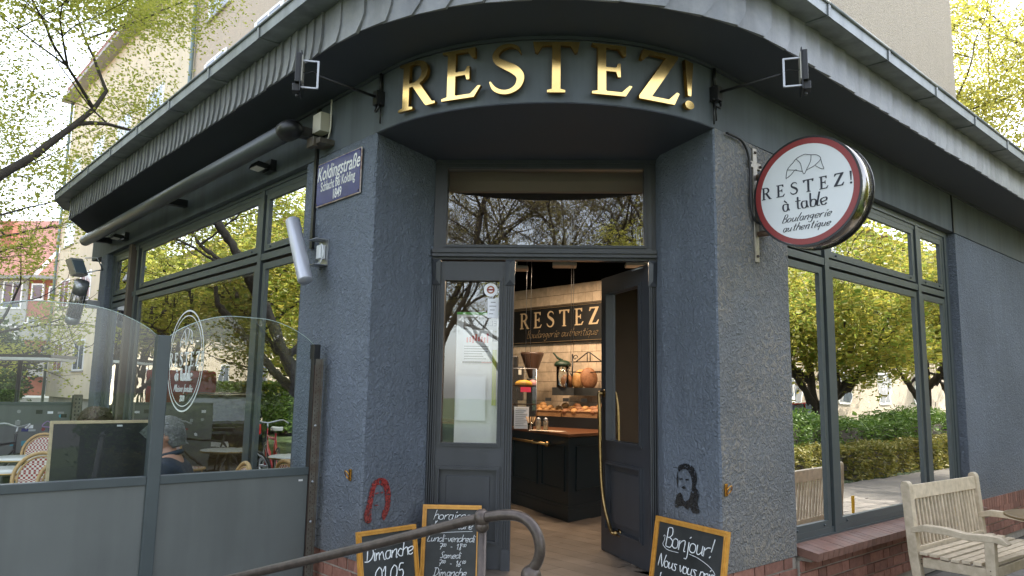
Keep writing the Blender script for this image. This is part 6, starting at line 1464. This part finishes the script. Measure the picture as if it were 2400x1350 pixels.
m.prism([(-2.4, .3), (-2.45, 1.9), (-2.3, 2.1), (1.2, 2.1), (1.8, 1.3), (2.4, 1.1), (2.45, .3)], -.9, .9, T=lambda x, z, y: VT(x, y, z)); obj('body', m, M_carred, t, bevel=.06)
for y in (-.91, .89): m = MB(); m.box((-2.1, y, 1.25), (1.1, y+.02, 1.8), T=VT); obj('windows', m, M_farglass, t)
for x in (-1.6, 1.6):
    for y in (-.82, .82): m = MB(); m.lathe([(0, -.1), (.34, -.1), (.34, .1), (0, .1)], (0, 0, 0), 20, T=lambda a, b, c: VT(x+a, y+c, .34+b)); obj('wheel', m, M_rubber, t)

# ================================================================ TREES
def leaves_mesh(name, pts, size, m, seed=0, aspect=.55):
    """one small bent leaf (2 triangles folded) per point"""
    rs = np.random.RandomState(seed); n = len(pts); pts = np.asarray(pts)
    a = rs.normal(size=(n, 3)); a[:, 2] *= .5; a /= np.linalg.norm(a, axis=1)[:, None]; b = rs.normal(size=(n, 3)); b -= a*(a*b).sum(1)[:, None]; b /= np.linalg.norm(b, axis=1)[:, None]
    s = size*rs.uniform(.6, 1.35, (n, 1)); c = np.cross(a, b)
    v = np.empty((n, 4, 3)); v[:, 0] = pts; v[:, 1] = pts+a*s*.5+b*s*aspect*.5+c*s*.08; v[:, 2] = pts+a*s; v[:, 3] = pts+a*s*.5-b*s*aspect*.5+c*s*.08
    me = bpy.data.meshes.new(name); me.vertices.add(4*n); me.vertices.foreach_set('co', v.reshape(-1)); me.loops.add(4*n); me.loops.foreach_set('vertex_index', np.arange(4*n)); me.polygons.add(n)
    me.polygons.foreach_set('loop_start', np.arange(0, 4*n, 4)); me.polygons.foreach_set('loop_total', np.full(n, 4)); me.materials.append(m); me.update(calc_edges=True); return me
def make_tree(name, label, base, h, r0, spread, seed, leafm, leaf_n, leaf_size, m_bark=None, prune=None, levels=5, group=None, lean=(0, 0), first=.3, barren=False, droop=.0, trunks=1, tip_r=.30):
    rd = random.Random(seed); mb = MB(); tips = []
    def grow(p, d, ln, r, lv):
        n = 4; pts = [p]; q = p.copy(); dd = d.copy(); 
        for i in range(n):
            dd = (dd+Vector((rd.uniform(-1, 1), rd.uniform(-1, 1), rd.uniform(-.7, .8)))*.17+Vector((0, 0, (.05 if lv < 3 else -.02)-droop*lv*.02))).normalized(); q = q+dd*ln/n; pts.append(q.copy())
            if lv >= 2 and prune and q.z < prune(q): 
                mb.tube(pts, [r*(1-.45*i/n) for i in range(len(pts))], 4, cap=False); return
            if lv >= levels-2: tips.append(q.copy())
        mb.tube(pts, [r*(1-.45*i/n) for i in range(n+1)], 6 if lv < 2 else (4 if lv < 4 else 3), cap=False)
        if lv >= levels: tips.append(q); return
        k = rd.choice((2, 3, 3)) if lv > 0 else rd.choice((4, 5))
        for i in range(k):
            an = rd.uniform(0, 6.28) if lv else 6.28*i/k+rd.uniform(-.4, .4); t_ = rd.uniform(.45, 1) if i else 1.0
            src = pts[max(1, min(n, int(t_*n)))]; side = Vector((math.cos(an), math.sin(an), rd.uniform(-.1, .5)))
            nd = (dd*(.75 if i == 0 else .45)+side*spread*(.35 if i == 0 else .8)).normalized(); grow(src, nd, ln*rd.uniform(.62, .86), r*rd.uniform(.45, .66) if i else r*.6, lv+1)
    bx = Vector(base)
    for tk in range(trunks): grow(bx+Vector((rd.uniform(-.2, .2), rd.uniform(-.2, .2), 0))*tk, Vector((lean[0]+rd.uniform(-.1, .1), lean[1]+rd.uniform(-.1, .1), 1)).normalized(), h*first, r0, 0)
    t = thing(name, label, 'tree', base, group)
    obj('trunk', mb, M_bark if m_bark is None else m_bark, t, fix=False)
    if leaf_n:
        rs = np.random.RandomState(seed); tp = np.array([tuple(v) for v in tips]); idx = rs.randint(0, len(tp), leaf_n//6)
        cl = tp[idx]+rs.normal(scale=tip_r*.55, size=(len(idx), 3)); pts = np.repeat(cl, 6, 0)+rs.normal(scale=tip_r*.22, size=(len(idx)*6, 3))
        obj('crown', leaves_mesh('crown', pts, leaf_size, leafm, seed), leafm, t)
    return t
# the street tree whose boughs hang into the top left of the picture
make_tree('street_tree', 'spreading tree with fresh yellow-green leaves overhanging the top left of the picture', L(6.6, 3.7, -.15), 13, .15, 1.05, 5, M_leaf, 80000, .056, levels=7, group='street trees', lean=(.05, .25), first=.255, tip_r=.42, prune=lambda q: 3.25+max(0, (q.x+7.5))*.70)
make_tree('street_tree', 'second yellow-green tree beyond the terrace at the left edge', (-15.5, 15.5, -.15), 11, .20, 1.0, 34, M_leaf, 20000, .10, levels=6, group='street trees', first=.30, tip_r=.4)
make_tree('garden_tree', 'tall yellow-leaved tree behind the beige block at the right edge', (12.6, 19.0, -.15), 17, .28, .85, 8, M_leafy, 130000, .085, levels=6, first=.32, tip_r=.5, droop=.2)
make_tree('garden_tree', 'second yellow-leaved tree farther right behind the block', (24, 24, -.15), 17, .28, .8, 9, M_leafy, 60000, .16, levels=6, first=.30, tip_r=.6)
# trees mirrored in the right window and in the fanlight
make_tree('street_tree', 'broad tree with green and orange leaves facing the right window', Rr(9.5, 6.8, -.15), 9, .20, 1.1, 15, M_leafo, 60000, .095, levels=6, group='street trees', first=.28, tip_r=.36)
make_tree('street_tree', 'smaller golden-leaved tree nearest the entrance, facing the right window', Rr(4.5, 8.2, -.15), 8.5, .16, 1.05, 41, M_leafo, 50000, .085, levels=6, group='street trees', first=.26, tip_r=.36)
make_tree('street_tree', 'leafy golden tree behind the cars, facing the right window', Rr(13.5, 10.5, -.15), 10, .2, 1.05, 42, M_leafo, 60000, .10, levels=6, group='street trees', first=.26, tip_r=.4)
make_tree('street_tree', 'orange-tinged tree farther along facing the right window', Rr(16.5, 7.2, -.15), 9.5, .2, 1.1, 16, M_leafo, 45000, .11, levels=6, group='street trees', first=.28, tip_r=.4)
make_tree('street_tree', 'street tree farther down the road facing the left window', L(11.5, 6.0, -.15), 9.5, .2, 1.05, 17, M_leafo, 50000, .10, levels=6, group='street trees', first=.28, tip_r=.4)
make_tree('street_tree', 'leafy tree between the parked cars facing the left window', L(8.2, 7.5, -.15), 10, .2, 1.05, 27, M_leaf, 60000, .09, levels=6, group='street trees', first=.26, tip_r=.4)
make_tree('street_tree', 'leafy tree far down the road facing the left window', L(17, 8.5, -.15), 10, .2, 1.05, 28, M_leafo, 50000, .11, levels=6, group='street trees', first=.26, tip_r=.45)
gt = make_tree('street_tree', 'far golden-green tree down the right-hand road', Rr(24, 7.0, -.15), 10, .2, 1.1, 43, M_leafo, 50000, .11, levels=6, group='street trees', first=.27, tip_r=.42)
for (T_, u_, o_, rz_, lab_) in ((Rr, 32, 8.5, 1.3, 'golden-green tree second farthest down the right-hand road'), (Rr, 41, 7.5, 2.6, 'farthest golden-green tree down the right-hand road'), (L, 24, 7.0, 4.0, 'golden-green tree far down the left-hand road'), (L, 33, 8.0, 5.1, 'farthest golden-green tree down the left-hand road')): dup(gt, T_(u_, o_, -.15), rz_, lab_)
bare = make_tree('bare_tree', 'nearly leafless tree behind the viewer, mirrored left in the fanlight', (-3.5, -13, -.15), 13, .22, .8, 18, M_leafb, 42000, .06, levels=6, group='bare trees behind the viewer', first=.30)
for i, (x, y, rz, lab) in enumerate(((1.0, -15, 1.2, 'nearly leafless tree behind the viewer, mirrored in the middle of the fanlight'), (5.2, -13.5, 2.3, 'nearly leafless tree behind the viewer, mirrored right in the fanlight'), (-8, -14.5, 3.1, 'nearly leafless tree behind the viewer, leftmost of its row'), (9.5, -14.5, 4.0, 'nearly leafless tree behind the viewer, rightmost of its row'), (-1.2, -16.5, 5.0, 'nearly leafless tree farther back behind the viewer'))):
    dup(bare, (x, y, -.15), rz, lab)
make_tree('flowering_bush', 'bright yellow bush behind the viewer, mirrored low in the fanlight', (1.9, -10.0, -.15), 7.4, .09, .55, 19, M_leafy, 40000, .08, levels=5, first=.3, trunks=3, tip_r=.3)
# shrubs in the left gap
def shrub(name, label, c, r, n, sz, m, seed, cat='bush'):
    rs = np.random.RandomState(seed); k = 60; cc = rs.normal(size=(k, 3)); cc /= np.linalg.norm(cc, axis=1)[:, None]; cc *= rs.uniform(.35, 1, (k, 1)); cc = cc*np.array(r)*.85
    p = cc[rs.randint(0, k, n)]+rs.normal(scale=min(r)*.16, size=(n, 3))
    t = thing(name, label, cat, (c[0], c[1], 0)); p = p+np.array(c); p = p[p[:, 2] > -.1]
    obj('foliage', leaves_mesh('foliage', p, sz, m, seed), m, t)
    mb = MB(); rd = random.Random(seed)
    for q in range(7): mb.tube([(c[0], c[1], 0), (c[0]+rd.uniform(-.3, .3)*r[0], c[1]+rd.uniform(-.3, .3)*r[1], c[2]), (c[0]+rd.uniform(-.7, .7)*r[0], c[1]+rd.uniform(-.7, .7)*r[1], c[2]+r[2]*.6)], [.05, .03, .01], 5)
    obj('stems', mb, M_bark, t); return t
shrub('dark_shrub', 'large dark evergreen shrub in front of the red brick house', (-26.5, 33.5, 2.3), (2.6, 2.2, 2.3), 30000, .22, M_leafd, 3)
shrub('green_bush', 'bright green bush in front of the dark shrub, nearest the beige block', (-21.2, 27.5, 1.2), (1.3, 1.2, 1.0), 14000, .14, M_hedge, 4)
shrub('green_bush', 'low bright green bush at the far left edge above the sticker panel', (-23.0, 26.0, .9), (1.5, 1.2, .9), 12000, .14, M_hedge, 5)
# hedge along the right-hand street
t = thing('hedge', 'long clipped green hedge facing the right window', 'hedge', Rr(14, 4.4, 0))
rs = np.random.RandomState(1); n = 100000; u = rs.uniform(-1.5, 30, n); o = rs.uniform(3.8, 5.0, n); z = rs.uniform(0, 1.0, n); f = rs.randint(0, 3, n)
o = np.where(f == 0, 3.85+.10*np.sin(u*1.3)+.06*np.sin(u*4.1)+np.abs(rs.normal(scale=.10, size=n)), o); z = np.where(f == 1, 1.02+.10*np.sin(u*.9)+.06*np.sin(u*3.7)+rs.normal(scale=.07, size=n), z)
pts = np.stack([CRx+S*u+S*o, CRy+S*u-S*o, z], 1); obj('foliage', leaves_mesh('foliage', pts, .07, M_hedge, 2), M_hedge, t)
obj('hedge_core', MB().box((-1.4, 3.95, -.1), (29.9, 4.9, .9), T=Rr), M_bark, t)
t = thing('hedge', 'long green hedge facing the left window beyond the parked cars', 'hedge', L(15, 9.5, 0))
u = rs.uniform(4, 32, 60000); o = 9+np.abs(rs.normal(scale=.1, size=60000)); z = rs.uniform(0, 1.7, 60000)
pts = np.stack([CLx-S*u-S*o, CLy+S*u-S*o, z], 1); obj('foliage', leaves_mesh('foliage', pts, .10, M_hedge, 3), M_hedge, t); obj('hedge_core', MB().box((4, 9.15, -.1), (32, 10, 1.6), T=L), M_bark, t)
t = thing('hedge', 'low golden-brown hedge at the foot of the tall green hedge facing the right window', 'hedge', Rr(14, 3.6, 0))
n = 60000; u = rs.uniform(-1.5, 30, n); z = rs.uniform(0, .62, n); o = 3.45+.08*np.sin(u*2.1)+.05*np.sin(u*5.3)+np.abs(rs.normal(scale=.07, size=n)); k_ = rs.rand(n) < .35; z = np.where(k_, .58+.05*np.sin(u*3)+rs.normal(scale=.03, size=n), z); o = np.where(k_, rs.uniform(3.45, 3.8, n), o)
pts = np.stack([CRx+S*u+S*o, CRy+S*u-S*o, z], 1); obj('foliage', leaves_mesh('foliage', pts, .06, M_hedgeo, 6), M_hedgeo, t); obj('hedge_core', MB().box((-1.4, 3.6, -.1), (29.9, 3.85, .5), T=Rr), M_bark, t)
